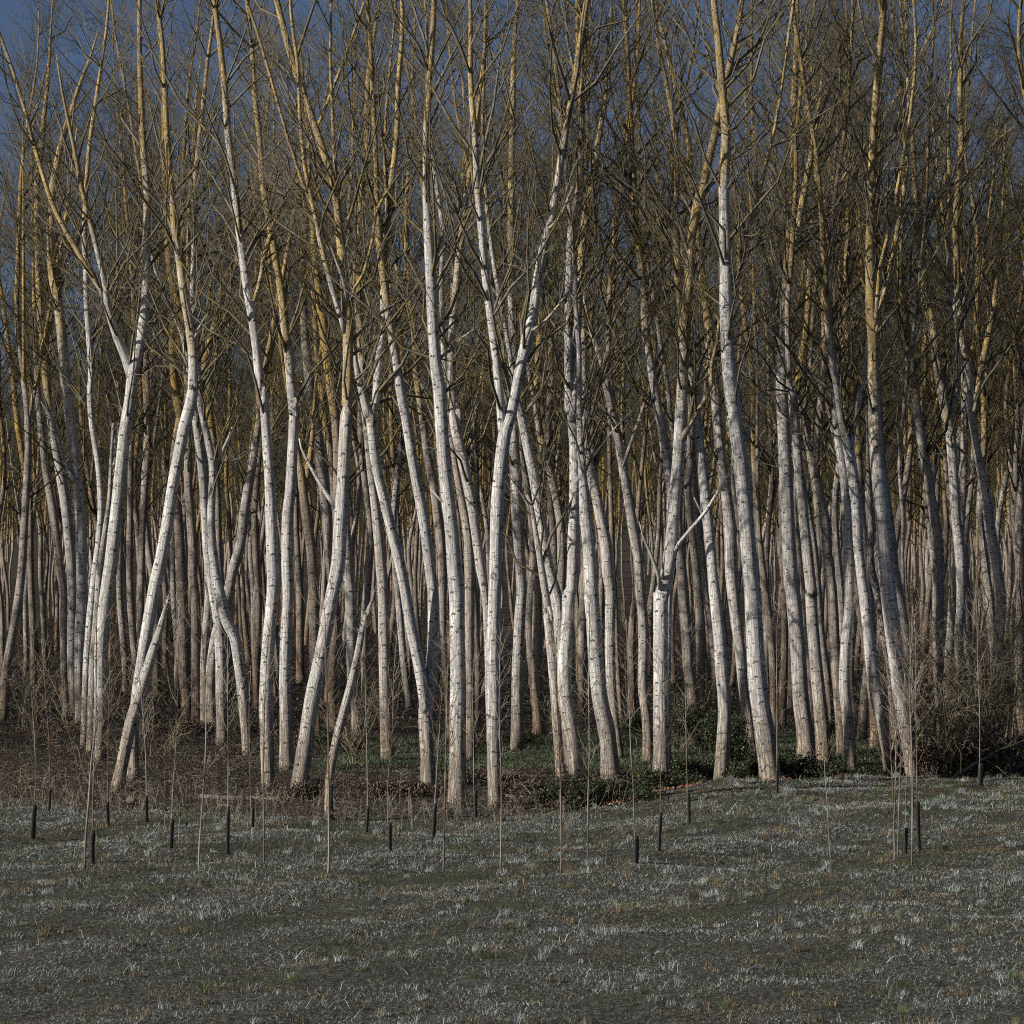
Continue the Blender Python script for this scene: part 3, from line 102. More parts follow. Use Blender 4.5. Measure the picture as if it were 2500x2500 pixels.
SAPS = [
[[-8.648,50.933,-0.02,0.0118,-8.602,50.933,0.607,0.0104,-8.578,50.933,1.143,0.0091,-8.602,50.933,1.842,0.0077,-8.648,50.933,2.541,0.0065,-8.648,50.933,3.473,0.0065,-8.625,50.933,3.822,0.0065],[-8.602,50.933,0.607,-8.648,0.049]],
[[-9.261,56.523,-0.02,0.0131,-9.23,56.523,0.494,0.0113,-9.261,56.523,1.528,0.0094,-9.326,56.523,2.433,0.0076,-9.378,56.523,3.209,0.0065,-9.404,56.523,3.468,0.0065],[-9.23,56.523,0.494,-9.261,0.028]],
[[-6.858,45.376,-0.02,0.0208,-6.843,45.376,0.493,0.0187,-6.792,45.376,1.116,0.0166,-6.75,45.376,1.739,0.0145,-6.688,45.376,2.258,0.0125,-6.677,45.376,2.984,0.0104,-6.667,45.376,3.814,0.0083,-6.657,45.376,4.333,0.0065],None],
[[-6.885,46.349,-0.02,0.0138,-6.873,46.349,0.552,0.0119,-6.869,46.349,1.039,0.0099,-6.852,46.349,1.781,0.008,-6.84,46.349,2.311,0.0065,-6.827,46.349,2.735,0.0065],[-6.873,46.349,0.552,-6.885,0.038]],
[[-7.663,53.627,-0.02,0.0124,-7.663,53.627,0.44,0.0107,-7.658,53.627,1.446,0.0089,-7.646,53.627,2.182,0.0072,-7.622,53.627,3.163,0.0065,-7.622,53.627,3.653,0.0065],[-7.683,53.627,0.44,-7.663,0.037]],
[[-7.039,54.436,-0.02,0.0126,-7.039,54.436,0.5,0.0109,-7.052,54.436,1.272,0.0091,-7.102,54.436,2.019,0.0073,-7.164,54.436,2.642,0.0065,-7.201,54.436,3.015,0.0065],[-7.039,54.436,0.5,-7.039,0.037]],
[[-5.874,48.642,-0.02,0.0113,-5.85,48.642,0.547,0.01,-5.834,48.642,1.081,0.0086,-5.778,48.642,1.859,0.0073,-5.745,48.642,2.861,0.0065,-5.734,48.642,3.751,0.0065,-5.734,48.642,4.418,0.0065],[-5.845,48.642,0.547,-5.874,0.038]],
[[-5.028,45.376,-0.02,0.0166,-5.017,45.376,0.369,0.0147,-4.965,45.376,1.116,0.0127,-4.913,45.376,2.05,0.0108,-4.923,45.376,2.984,0.0089,-4.975,45.376,3.814,0.0069,-4.965,45.376,4.23,0.0065],None],
[[-4.878,48.424,-0.02,0.0112,-4.867,48.424,0.787,0.0097,-4.86,48.424,1.54,0.0081,-4.867,48.424,2.426,0.0065,-4.867,48.424,3.312,0.0065,-4.867,48.424,3.755,0.0065],[-4.86,48.424,0.765,-4.878,0.033]],
[[-4.867,53.013,-0.02,0.0123,-4.891,53.013,0.392,0.0101,-4.915,53.013,1.24,0.008,-4.928,53.013,2.21,0.0065,-4.891,53.013,3.059,0.0065],[-4.86,53.013,0.392,-4.867,0.032]],
[[-4.061,46.217,-0.02,0.0159,-4.052,46.217,0.289,0.014,-4.063,46.217,1.261,0.0122,-4.052,46.217,2.318,0.0103,-4.01,46.217,3.375,0.0085,-3.957,46.217,3.904,0.0066,-3.873,46.217,4.263,0.0065],None],
[[-2.907,44.75,-0.02,0.0205,-2.896,44.75,0.347,0.0181,-2.9,44.75,1.37,0.0157,-2.911,44.75,2.394,0.0133,-2.951,44.75,3.417,0.0109,-2.962,44.75,4.031,0.0085,-2.992,44.75,4.441,0.0065],None],
[[-2.693,52.245,-0.02,0.0121,-2.669,52.245,0.478,0.0104,-2.681,52.245,1.53,0.0087,-2.705,52.245,2.485,0.007,-2.717,52.245,3.441,0.0065,-2.705,52.245,4.039,0.0065],[-2.657,52.245,0.478,-2.693,0.03]],
[[-2.087,48.28,-0.02,0.0112,-2.113,48.28,0.511,0.0101,-2.124,48.28,0.997,0.009,-2.091,48.28,1.549,0.0078,-2.036,48.28,2.101,0.0067,-2.025,48.28,2.874,0.0065,-1.97,48.28,3.647,0.0065,-1.925,48.28,3.979,0.0065],[-2.091,48.28,0.511,-2.087,0.038]],
[[-1.398,49.761,-0.02,0.0115,-1.359,49.761,0.724,0.0099,-1.313,49.761,1.453,0.0083,-1.268,49.761,2.135,0.0067,-1.222,49.761,2.932,0.0065,-1.211,49.761,3.729,0.0065],[-1.354,49.761,0.724,-1.398,0.039]],
[[-1.106,45.568,-0.02,0.0177,-1.098,45.568,0.267,0.0152,-1.077,45.568,1.309,0.0128,-1.056,45.568,2.352,0.0103,-1.025,45.568,3.394,0.0078,-1.004,45.568,3.811,0.0065],None],
[[-0.696,54.345,-0.02,0.0126,-0.733,54.345,0.619,0.0108,-0.738,54.345,1.278,0.0091,-0.75,54.345,2.024,0.0073,-0.763,54.345,2.645,0.0065,-0.726,54.345,3.142,0.0065],[-0.711,54.345,0.619,-0.696,0.032]],
[[-0.189,45.568,-0.02,0.0146,-0.181,45.568,0.267,0.0125,-0.171,45.568,1.309,0.0105,-0.202,45.568,2.352,0.0085,-0.202,45.568,2.977,0.0065,-0.181,45.568,3.811,0.0065],None],
[[0.77,44.75,-0.02,0.0154,0.781,44.75,0.347,0.0138,0.77,44.75,1.37,0.0123,0.744,44.75,1.984,0.0107,0.713,44.75,2.598,0.0092,0.697,44.75,3.417,0.0077,0.703,44.75,3.724,0.0065,0.723,44.75,3.868,0.0065],None],
[[1.227,46.217,-0.02,0.0148,1.233,46.217,0.204,0.0133,1.244,46.217,1.05,0.0118,1.265,46.217,1.895,0.0104,1.254,46.217,2.952,0.0089,1.265,46.217,3.798,0.0074,1.265,46.217,4.221,0.0065,1.297,46.217,4.432,0.0065],None],
[[2.017,46.02,-0.02,0.0137,1.996,46.02,0.497,0.0121,1.975,46.02,1.276,0.0105,1.933,46.02,1.907,0.0089,1.912,46.02,2.539,0.0073,1.87,46.02,3.591,0.0065,1.859,46.02,4.012,0.0065],[2.017,46.02,0.497,2.017,0.046]],
[[2.48,47.853,-0.02,0.0111,2.514,47.853,0.724,0.0095,2.514,47.853,1.358,0.008,2.535,47.853,2.234,0.0065,2.535,47.853,2.891,0.0065,2.557,47.853,3.328,0.0065],[2.514,47.853,0.724,2.48,0.035]],
[[3.291,52.499,-0.02,0.0122,3.262,52.499,0.698,0.0105,3.238,52.499,1.514,0.0088,3.226,52.499,2.235,0.0071,3.202,52.499,3.195,0.0065,3.166,52.499,3.795,0.0065],[3.274,52.499,0.698,3.291,0.032]],
[[5.431,57.936,-0.02,0.0134,5.431,57.936,0.809,0.0115,5.431,57.936,1.94,0.0097,5.423,57.936,3.287,0.0078,5.45,57.936,3.96,0.0065,5.477,57.936,4.364,0.0065],[5.431,57.936,0.809,5.431,0.03]],
[[5.336,47.364,-0.02,0.0132,5.336,47.364,0.022,0.0114,5.314,47.364,0.286,0.0095,5.281,47.364,0.902,0.0077,5.237,47.364,1.563,0.0065,5.233,47.364,2.003,0.0065],None],
[[6.357,47.02,-0.02,0.0164,6.362,47.02,0.165,0.0135,6.336,47.02,1.149,0.0107,6.303,47.02,1.695,0.0078,6.281,47.02,2.242,0.0065],None],
[[6.593,48.788,-0.02,0.0147,6.597,48.788,0.13,0.0127,6.615,48.788,1.128,0.0106,6.631,48.788,2.149,0.0086,6.62,48.788,3.056,0.0065,6.631,48.788,3.737,0.0065],None],
[[6.507,47.712,-0.02,0.0155,6.513,47.712,0.209,0.0134,6.54,47.712,1.096,0.0112,6.573,47.712,1.873,0.009,6.596,47.712,2.427,0.0068,6.629,47.712,3.093,0.0065],None],
[[6.678,48.065,-0.02,0.0111,6.689,48.065,0.444,0.0098,6.7,48.065,1.07,0.0085,6.745,48.065,1.74,0.0072,6.767,48.065,2.857,0.0065,6.79,48.065,3.751,0.0065,6.812,48.065,4.198,0.0065],[6.696,48.065,0.444,6.678,0.038]],
[[6.457,45.696,-0.02,0.017,6.466,45.696,0.293,0.0146,6.47,45.696,1.461,0.0122,6.444,45.696,2.523,0.0099,6.423,45.696,3.373,0.0075,6.434,45.696,4.117,0.0065],None],
[[6.971,48.424,-0.02,0.0112,6.942,48.424,0.862,0.0097,6.93,48.424,1.718,0.0081,6.919,48.424,2.393,0.0065,6.919,48.424,3.294,0.0065,6.897,48.424,3.969,0.0065],[6.948,48.424,0.862,6.971,0.034]],
[[7.794,55.083,-0.02,0.0128,7.776,55.083,0.719,0.0105,7.761,55.083,1.564,0.0083,7.781,55.083,2.332,0.0065,7.819,55.083,3.1,0.0065],[7.781,55.083,0.719,7.794,0.036]],
[[10.001,60.417,-0.02,0.014,9.995,60.417,0.727,0.012,9.995,60.417,1.822,0.0101,9.953,60.417,2.665,0.0081,9.939,60.417,3.788,0.0065,9.911,60.417,4.35,0.0065],[10.018,60.417,0.727,10.001,0.059]]
]

rng = np.random.default_rng(7)
R = random.Random(11)
# ---------------------------------------------------------------- helpers
def tag(o, label=None, cat=None, group=None, kind=None):
    if label: o["label"] = label
    if cat: o["category"] = cat
    if group: o["group"] = group
    if kind: o["kind"] = kind
    return o
def empty(name, loc=(0, 0, 0)):
    o = bpy.data.objects.new(name, None); o.location = loc; o.empty_display_size = 0.2
    COL.objects.link(o); return o

def mesh_obj(name, V, F, mats, parent=None, uv=None, col=None, smooth=True, loc=(0, 0, 0), matidx=None):
    """V (n,3), F list of (m,k) int arrays"""
    me = bpy.data.meshes.new(name)
    V = np.asarray(V, dtype=np.float32)
    me.vertices.add(len(V)); me.vertices.foreach_set("co", (V - np.array(loc, dtype=np.float32)).ravel())
    F = [np.asarray(f, dtype=np.int32) for f in F if len(f)]
    loops = np.concatenate([f.ravel() for f in F])
    sizes = np.concatenate([np.full(len(f), f.shape[1], dtype=np.int32) for f in F])
    starts = np.concatenate([[0], np.cumsum(sizes)[:-1]]).astype(np.int32)
    me.loops.add(len(loops)); me.loops.foreach_set("vertex_index", loops)
    me.polygons.add(len(sizes)); me.polygons.foreach_set("loop_start", starts)
    me.polygons.foreach_set("loop_total", sizes)
    if smooth: me.polygons.foreach_set("use_smooth", np.ones(len(sizes), dtype=bool))
    if matidx is not None: me.polygons.foreach_set("material_index", matidx.astype(np.int32))
    if uv is not None:
        l = me.uv_layers.new(name="UVMap"); l.data.foreach_set("uv", np.asarray(uv, dtype=np.float32)[loops].ravel())
    if col is not None:
        a = me.color_attributes.new(name="tint", type='FLOAT_COLOR', domain='POINT')
        c = np.ones((len(V), 4), dtype=np.float32); c[:, :3] = col; a.data.foreach_set("color", c.ravel())
    me.update(calc_edges=True)
    for m in (mats if isinstance(mats, (list, tuple)) else [mats]): me.materials.append(m)
    o = bpy.data.objects.new(name, me); COL.objects.link(o)
    if parent is not None: o.parent = parent
    else: o.location = loc
    return o

def frames(P):
    T = np.gradient(P, axis=1); T /= np.linalg.norm(T, axis=2, keepdims=True) + 1e-9
    mean = P[:, -1] - P[:, 0]; mean /= np.linalg.norm(mean, axis=1, keepdims=True) + 1e-9
    ref = np.tile(np.array([0., 1., 0.]), (len(P), 1)); bad = np.abs(mean[:, 1]) > .85; ref[bad] = [1., 0., 0.]
    A = ref[:, None, :] - T*np.sum(T*ref[:, None, :], axis=2, keepdims=True)
    A /= np.linalg.norm(A, axis=2, keepdims=True) + 1e-9
    B = np.cross(T, A)
    return T, A, B

def tubes(P, Rr, sides, cap=False):
    """P (N,n,3) Rr (N,n) -> V, quads, uv"""
    P = np.asarray(P, float); Rr = np.asarray(Rr, float)
    N, n, _ = P.shape; k = sides + 1
    T, A, B = frames(P)
    th = np.linspace(0, 2*np.pi, k); c, s = np.cos(th), np.sin(th)
    V = P[:, :, None, :] + Rr[:, :, None, None]*(c[None, None, :, None]*A[:, :, None, :] + s[None, None, :, None]*B[:, :, None, :])
    L = np.concatenate([np.zeros((N, 1)), np.cumsum(np.linalg.norm(np.diff(P, axis=1), axis=2), axis=1)], axis=1)
    U = np.empty((N, n, k, 2)); U[..., 0] = th[None, None, :]*Rr[:, :1].reshape(N, 1, 1)
    U[..., 1] = L[:, :, None]
    base = (np.arange(N)[:, None, None]*n + np.arange(n - 1)[None, :, None])*k + np.arange(sides)[None, None, :]
    Q = np.stack([base, base + 1, base + 1 + k, base + k], axis=-1).reshape(-1, 4)
    return V.reshape(-1, 3), Q, U.reshape(-1, 2)

class Acc:
    def __init__(s): s.V = []; s.F = []; s.U = []; s.C = []; s.n = 0
    def add(s, V, Q, U=None, C=None):
        s.V.append(V); s.F.append(Q + s.n); s.n += len(V)
        s.U.append(U if U is not None else np.zeros((len(V), 2)))
        s.C.append(C if C is not None else np.ones((len(V), 3)))
    def tube(s, P, Rr, sides): s.add(*tubes(P, Rr, sides))
    def arrays(s): 
        by = {}
        for f in s.F: by.setdefault(f.shape[1], []).append(f)
        return np.concatenate(s.V), [np.concatenate(v) for v in by.values()], np.concatenate(s.U), np.concatenate(s.C)
    def build(s, name, mat, parent=None, loc=(0, 0, 0), smooth=True, col=False):
        V, F, U, C = s.arrays()
        return mesh_obj(name, V, F, mat, parent, uv=U, col=C if col else None, loc=loc, smooth=smooth)

def smoothline(pts, step=.3):
    """pts (n,4) x,y,z,r -> resampled by Catmull-Rom"""
    p = np.asarray(pts, float); n = len(p)
    if n == 2: q = p
    e = np.concatenate([[2*p[0] - p[1]], p, [2*p[-1] - p[-2]]])
    out = []
    for i in range(n - 1):
        a, b, c, d = e[i], e[i+1], e[i+2], e[i+3]
        m = max(1, int(round(np.linalg.norm((c - b)[:3])/step)))
        t = (np.arange(m)/m)[:, None]
        out.append(.5*((2*b) + (c - a)*t + (2*a - 5*b + 4*c - d)*t*t + (3*b - a - 3*c + d)*t**3))
    out.append(p[-1:]); q = np.concatenate(out); q[:, 3] = np.maximum(q[:, 3], .003)
    return q

def unit(v): return v/(np.linalg.norm(v, axis=-1, keepdims=True) + 1e-9)

def shoots(O, D, L, r0, n, up=.35, jit=.06, r1=.0025):
    """curved shoots from origins O along D; returns P, Rr"""
    N = len(O); t = np.linspace(0, 1, n)[None, :, None]
    side = unit(rng.normal(size=(N, 3)))*np.abs(rng.normal(0, .12, size=(N, 1)))
    P = O[:, None, :] + L[:, None, None]*(D[:, None, :]*t + (np.array([0, 0, 1.])[None, None, :]*up + side[:, None, :])*t*t)
    P[:, 1:] += rng.normal(0, 1, size=(N, n - 1, 3))*jit*L[:, None, None]*.5
    Rr = r0[:, None]*(1 - t[..., 0]) + r1*t[..., 0]
    return P, Rr

def spawn(P, Rr, count, lo, hi, ang=(30, 60)):
    """pick count origins on tubes; child directions at angles to the parent"""
    N, n, _ = P.shape
    i = rng.integers(0, N, count); u = rng.uniform(lo, hi, count)*(n - 1); k = np.minimum(u.astype(int), n - 2); f = (u - k)[:, None]
    O = P[i, k]*(1 - f) + P[i, k+1]*f; T = unit(P[i, k+1] - P[i, k])
    rr = Rr[i, k]*(1 - f[:, 0]) + Rr[i, k+1]*f[:, 0]
    perp = unit(np.cross(T, unit(rng.normal(size=(count, 3)))))
    a = np.radians(rng.uniform(ang[0], ang[1], count))[:, None]
    return O, unit(T*np.cos(a) + perp*np.sin(a)), rr, u/(n - 1)

def crown(lines, z0, n1, n2, n3, seg=(6, 5, 3), scale=1.0, thick=1.0):
    """branches, side branches and twigs growing from stems (lines = list of (n,4))"""
    z0 = min(z0, max(l[-1, 2] for l in lines) - 2.5)
    A = Acc(); O = []; D = []; RR = []; H = []
    L = [l for l in lines if l[-1, 2] > z0]
    w = np.array([max(.1, l[-1, 2] - max(z0, l[0, 2])) for l in L]); tot = min(1.25, w.sum()/17.); n1, n2, n3 = int(n1*tot), int(n2*tot), int(n3*tot)
    w = w/w.sum()
    for l, ww in zip(L, w):
        m = int(n1*ww) + 1
        idx = np.where(l[:, 2] > z0)[0]; idx = idx[:-1]
        if not len(idx): continue
        pr = np.interp(l[idx, 2], [z0, z0 + 4, z0 + 8], [.35, .8, 1.2]); pr /= pr.sum()
        k = rng.choice(idx, size=m, p=pr)
        T = unit(l[k + 1, :3] - l[k, :3])
        perp = unit(np.cross(T, unit(rng.normal(size=(m, 3)))))
        a = np.radians(rng.uniform(28, 55, m))[:, None]
        O.append(l[k, :3]); D.append(unit(T*np.cos(a) + perp*np.sin(a))); RR.append(l[k, 3]); H.append(l[k, 2])
    O = np.concatenate(O); D = np.concatenate(D); RR = np.concatenate(RR)
    L1 = rng.uniform(1.6, 4.6, len(O))*scale*np.clip(RR/.07, .35, 1.0)
    P1, R1 = shoots(O, D, L1, np.minimum(L1*.0062*thick + .004, RR*.7), seg[0], up=.3, jit=.05)
    A.tube(P1, R1, 4)
    o, d, rr, u = spawn(P1, R1, n2, .15, .95, (28, 60))
    L2 = rng.uniform(.5, 1.7, n2)*scale*(1.15 - u*.6)
    P2, R2 = shoots(o, d, L2, np.minimum(L2*.005*thick + .003, rr*.9), seg[1], up=.2, jit=.08)
    A.tube(P2, R2, 3)
    o, d, rr, u = spawn(P2, R2, n3, .1, 1, (25, 65))
    L3 = rng.uniform(.25, .8, n3)*scale
    P3, R3 = shoots(o, d, L3, np.minimum(.0035*thick + L3*.001, rr), seg[2], up=.15, jit=.1, r1=.0022*thick)
    A.tube(P3, R3, 3)
    return A

# ---------------------------------------------------------------- materials
def newmat(name):
    m = bpy.data.materials.new(name); m.use_nodes = True
    nt = m.node_tree; b = nt.nodes["Principled BSDF"]; b.inputs["Specular IOR Level"].default_value = .25
    b.inputs["Roughness"].default_value = .85
    return m, nt, b
class G:
    def __init__(s, nt): s.nt = nt
    def n(s, t, **k):
        x = s.nt.nodes.new(t)
        for a, v in k.items(): setattr(x, a, v)
        return x
    def lk(s, a, b): s.nt.links.new(a, b)
    def val(s, sock, v):
        if hasattr(v, 'is_output') or hasattr(v, 'links'): s.lk(v, sock)
        else: sock.default_value = v
    def math(s, op, a, b=0, c=None, clamp=False):
        x = s.n("ShaderNodeMath", operation=op, use_clamp=clamp); s.val(x.inputs[0], a); s.val(x.inputs[1], b)
        if c is not None: s.val(x.inputs[2], c)
        return x.outputs[0]
    def mix(s, f, a, b, mode='MIX'):
        x = s.n("ShaderNodeMix", data_type='RGBA', blend_type=mode); s.val(x.inputs[0], f)
        s.val(x.inputs[6], a if hasattr(a, 'links') else (*a, 1)); s.val(x.inputs[7], b if hasattr(b, 'links') else (*b, 1))
        return x.outputs[2]
    def rng(s, v, a, b, c=0., d=1.):
        x = s.n("ShaderNodeMapRange", interpolation_type='SMOOTHSTEP'); s.val(x.inputs[0], v)
        for i, q in enumerate((a, b, c, d)): s.val(x.inputs[i+1], q)
        return x.outputs[0]
    def noise(s, vec, scale=1., detail=3., rough=.55):
        x = s.n("ShaderNodeTexNoise"); s.lk(vec, x.inputs["Vector"]); x.inputs["Scale"].default_value = scale
        x.inputs["Detail"].default_value = detail; x.inputs["Roughness"].default_value = rough
        return x.outputs["Fac"]
    def vmul(s, v, t):
        x = s.n("ShaderNodeVectorMath", operation='MULTIPLY'); s.lk(v, x.inputs[0]); x.inputs[1].default_value = t
        return x.outputs[0]
    def vadd(s, v, t):
        x = s.n("ShaderNodeVectorMath", operation='ADD'); s.lk(v, x.inputs[0])
        if hasattr(t, 'links'): s.lk(t, x.inputs[1])
        else: x.inputs[1].default_value = t
        return x.outputs[0]

def bark_material(name, scaly=False):
    m, nt, b = newmat(name); g = G(nt)
    uv = g.n("ShaderNodeUVMap"); uv.uv_map = "UVMap"
    oi = g.n("ShaderNodeObjectInfo"); cx = g.n("ShaderNodeCombineXYZ")
    g.lk(g.math('MULTIPLY', oi.outputs["Random"], 37.), cx.inputs[0]); g.lk(g.math('MULTIPLY', oi.outputs["Random"], 91.), cx.inputs[1])
    U = g.vadd(uv.outputs[0], cx.outputs[0])
    at = lambda n: (lambda x: x.outputs["Fac"])(g.n("ShaderNodeAttribute", attribute_type='OBJECT', attribute_name=n))
    tan, lic = at("tan"), at("lichen")
    geo = g.n("ShaderNodeNewGeometry"); sx = g.n("ShaderNodeSeparateXYZ"); g.lk(geo.outputs["Position"], sx.inputs[0]); Z = sx.outputs[2]
    # wobble the coordinates so fissures wander
    wob = g.noise(g.vmul(U, (6, 1.5, 1)), 1., 2.); wc = g.n("ShaderNodeCombineXYZ"); g.lk(g.math('MULTIPLY', wob, .06), wc.inputs[0])
    UW = g.vadd(U, wc.outputs[0])
    streak = g.noise(g.vmul(UW, (20, 1.2, 1)), 1., 5., .65)
    fine = g.noise(g.vmul(UW, (44, 3.5, 1)), 1., 3., .65)
    broad = g.noise(g.vmul(U, (3., .7, 1)), 1., 4.)
    foot = g.rng(g.math('ADD', Z, g.math('MULTIPLY', broad, 1.6)), 3.6, .9)
    # fissures: deeper near the foot
    fis = g.rng(g.math('MULTIPLY_ADD', fine, .4, g.math('MULTIPLY', streak, .6)), .42, .54)
    pale = g.mix(g.math('MULTIPLY', tan, .9), (.63, .61, .575), (.215, .16, .108))  # tan end: browner bark, deepened further to dim the back rows
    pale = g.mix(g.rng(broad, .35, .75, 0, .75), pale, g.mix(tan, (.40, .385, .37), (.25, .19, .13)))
    footc = g.mix(g.math('MULTIPLY', tan, .8), (.37, .31, .235), (.25, .155, .085))
    lz = g.math('SUBTRACT', g.math('ADD', g.math('MULTIPLY_ADD', oi.outputs["Random"], 4., g.math('SUBTRACT', Z, 2.)), g.math('MULTIPLY', g.math('SUBTRACT', g.noise(g.vmul(U, (2.2, .8, 1)), 1., 5., .65), .5), 9.)), g.math('MULTIPLY_ADD', lic, -5.6, 14.4))
    lmask = g.math('MULTIPLY', g.rng(lz, -1., 2.6), g.rng(g.noise(g.vmul(U, (16, 10, 1)), 1., 4., .7), .36, .58, .6, 1))
    gold = g.mix(g.noise(g.vmul(U, (7, 5, 1)), 1., 2.), (.26, .175, .025), (.55, .35, .035))
    col = g.mix(foot, pale, footc); col = g.mix(g.math('MULTIPLY', lmask, .95), col, gold)
    dark = g.mix(tan, (.23, .205, .19), (.15, .10, .065))
    k = g.math('MULTIPLY_ADD', foot, .38, .60)
    col = g.mix(g.math('MULTIPLY', g.math('SUBTRACT', 1., fis), k), col, dark)
    # branch scars: short dark moustaches, and finer lenticel dashes
    def marks(sxy, hw, th, bend, seed):
        s2 = g.vadd(g.vmul(U, (*sxy, 1)), (seed, seed*1.7, 0))
        vo = g.n("ShaderNodeTexVoronoi", voronoi_dimensions='2D'); g.lk(s2, vo.inputs["Vector"]); vo.inputs["Scale"].default_value = 1.
        d = g.n("ShaderNodeVectorMath", operation='SUBTRACT'); g.lk(s2, d.inputs[0]); g.lk(vo.outputs["Position"], d.inputs[1])
        q = g.n("ShaderNodeSeparateXYZ"); g.lk(d.outputs[0], q.inputs[0])
        dx = g.math('ABSOLUTE', g.math('DIVIDE', q.outputs[0], sxy[0])); dy = g.math('DIVIDE', q.outputs[1], sxy[1])
        dy = g.math('ABSOLUTE', g.math('ADD', g.math('ADD', dy, g.math('MULTIPLY', dx, bend)), g.math('MULTIPLY', g.math('SUBTRACT', fine, .5), .02)))
        rc = g.n("ShaderNodeSeparateColor"); g.lk(vo.outputs["Color"], rc.inputs[0])
        hwv = g.math('MULTIPLY', g.math('MULTIPLY_ADD', rc.outputs[0], .9, .35), hw)
        thv = g.math('MULTIPLY', g.math('MULTIPLY_ADD', rc.outputs[1], .8, .5), th)
        return g.math('MULTIPLY', g.rng(g.math('DIVIDE', dx, hwv), 1.05, .7), g.rng(g.math('DIVIDE', dy, thv), 1.15, .5))
    mk = g.math('MAXIMUM', marks((2.6, 2.1), .075, .024, .35, 3.1), marks((3.4, 3.4), .055, .009, 0., 8.3))
    mk = g.math('MAXIMUM', mk, g.math('MULTIPLY', marks((1.6, .45), .14, .03, .8, 1.3), .8))
    ring = g.rng(g.noise(g.vmul(U, (1.6, 15, 1)), 1., 2.), .61, .67, 0, .6)
    mk = g.math('MAXIMUM', mk, g.math('MULTIPLY', ring, g.rng(fine, .3, .55)))
    col = g.mix(g.math('MULTIPLY', mk, .92), col, (.05, .042, .035))
    if scaly:
        vs = g.n("ShaderNodeTexVoronoi", feature='F1'); g.lk(g.vmul(UW, (16, 9, 1)), vs.inputs["Vector"]); vs.inputs["Scale"].default_value = 1.
        sc = g.rng(g.math('MULTIPLY_ADD', g.noise(g.vmul(U, (24, 12, 1)), 1., 4., .7), .8, g.math('MULTIPLY', vs.outputs["Distance"], .3)), .54, .66)
        col = g.mix(sc, col, (.045, .03, .022))
    g.lk(col, b.inputs["Base Color"])
    h = g.math('SUBTRACT', g.math('MULTIPLY_ADD', foot, g.math('MULTIPLY', fis, .9), g.math('MULTIPLY_ADD', fis, .35, g.math('MULTIPLY', fine, .3))), g.math('MULTIPLY', mk, .6))
    bp = g.n("ShaderNodeBump"); bp.inputs["Strength"].default_value = 1.; bp.inputs["Distance"].default_value = .03
    g.lk(h, bp.inputs["Height"]); g.lk(bp.outputs[0], b.inputs["Normal"])
    b.inputs["Roughness"].default_value = .75
    return m
BARK = bark_material("poplar_bark"); SCALY = bark_material("flaking_bark", True)

def twig_material(name, c1, c2, c3):
    m, nt, b = newmat(name); g = G(nt)
    geo = g.n("ShaderNodeNewGeometry"); n1 = g.noise(geo.outputs["Position"], .9, 3.)
    n2 = g.noise(geo.outputs["Position"], 4., 2.)
    g.lk(g.mix(g.rng(n1, .40, .62), g.mix(g.rng(n2, .35, .65), c1, c2), c3), b.inputs["Base Color"])
    b.inputs["Roughness"].default_value = .8
    return m
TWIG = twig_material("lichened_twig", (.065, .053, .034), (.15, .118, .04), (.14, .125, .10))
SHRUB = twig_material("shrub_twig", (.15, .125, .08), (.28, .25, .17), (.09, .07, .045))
TWIG_DIM = twig_material("shade_dimmed_twig", (.035, .029, .018), (.10, .076, .02), (.06, .053, .038))  # darker copy of the twig colours, standing in for shade inside the wood
DEADW = twig_material("dead_wood", (.12, .11, .095), (.075, .065, .055), (.18, .165, .15))
CANE = twig_material("dry_cane", (.10, .06, .045), (.20, .15, .11), (.30, .27, .22))
SAPB = twig_material("sapling_bark", (.08, .052, .032), (.14, .105, .07), (.25, .23, .20))

def tint_material(name, rough=.6, spec=.3, bump=0, trans=0.):
    m, nt, b = newmat(name); g = G(nt)
    a = g.n("ShaderNodeAttribute", attribute_name="tint"); g.lk(a.outputs["Color"], b.inputs["Base Color"])
    b.inputs["Roughness"].default_value = rough; b.inputs["Specular IOR Level"].default_value = spec
    return m
BLADE = tint_material("grass_blade", .6, .2)
LEAF = tint_material("leaf", .5, .3)

def ground_material():
    m, nt, b = newmat("forest_floor"); g = G(nt)
    geo = g.n("ShaderNodeNewGeometry"); P = geo.outputs["Position"]
    n1 = g.noise(P, 3., 6., .7); n2 = g.noise(P, 26., 4., .7); n3 = g.noise(P, .35, 3.)
    c = g.mix(n2, (.014, .010, .008), (.06, .044, .033)); c = g.mix(g.rng(n1, .45, .65), c, (.05, .045, .028))
    sx = g.n("ShaderNodeSeparateXYZ"); g.lk(P, sx.inputs[0])
    c = g.mix(g.math('MULTIPLY', g.rng(sx.outputs[1], 62., 54.), .75), c, g.mix(g.rng(g.noise(P, 15., 5., .75), .45, .6), (.03, .027, .018), (.17, .185, .165)))
    c = g.mix(g.rng(n3, .55, .7, 0, .5), c, (.035, .045, .02))
    g.lk(c, b.inputs["Base Color"]); b.inputs["Roughness"].default_value = .95
    bp = g.n("ShaderNodeBump"); bp.inputs["Distance"].default_value = .12; g.lk(g.math('ADD', n2, n1), bp.inputs["Height"]); g.lk(bp.outputs[0], b.inputs["Normal"])
    return m

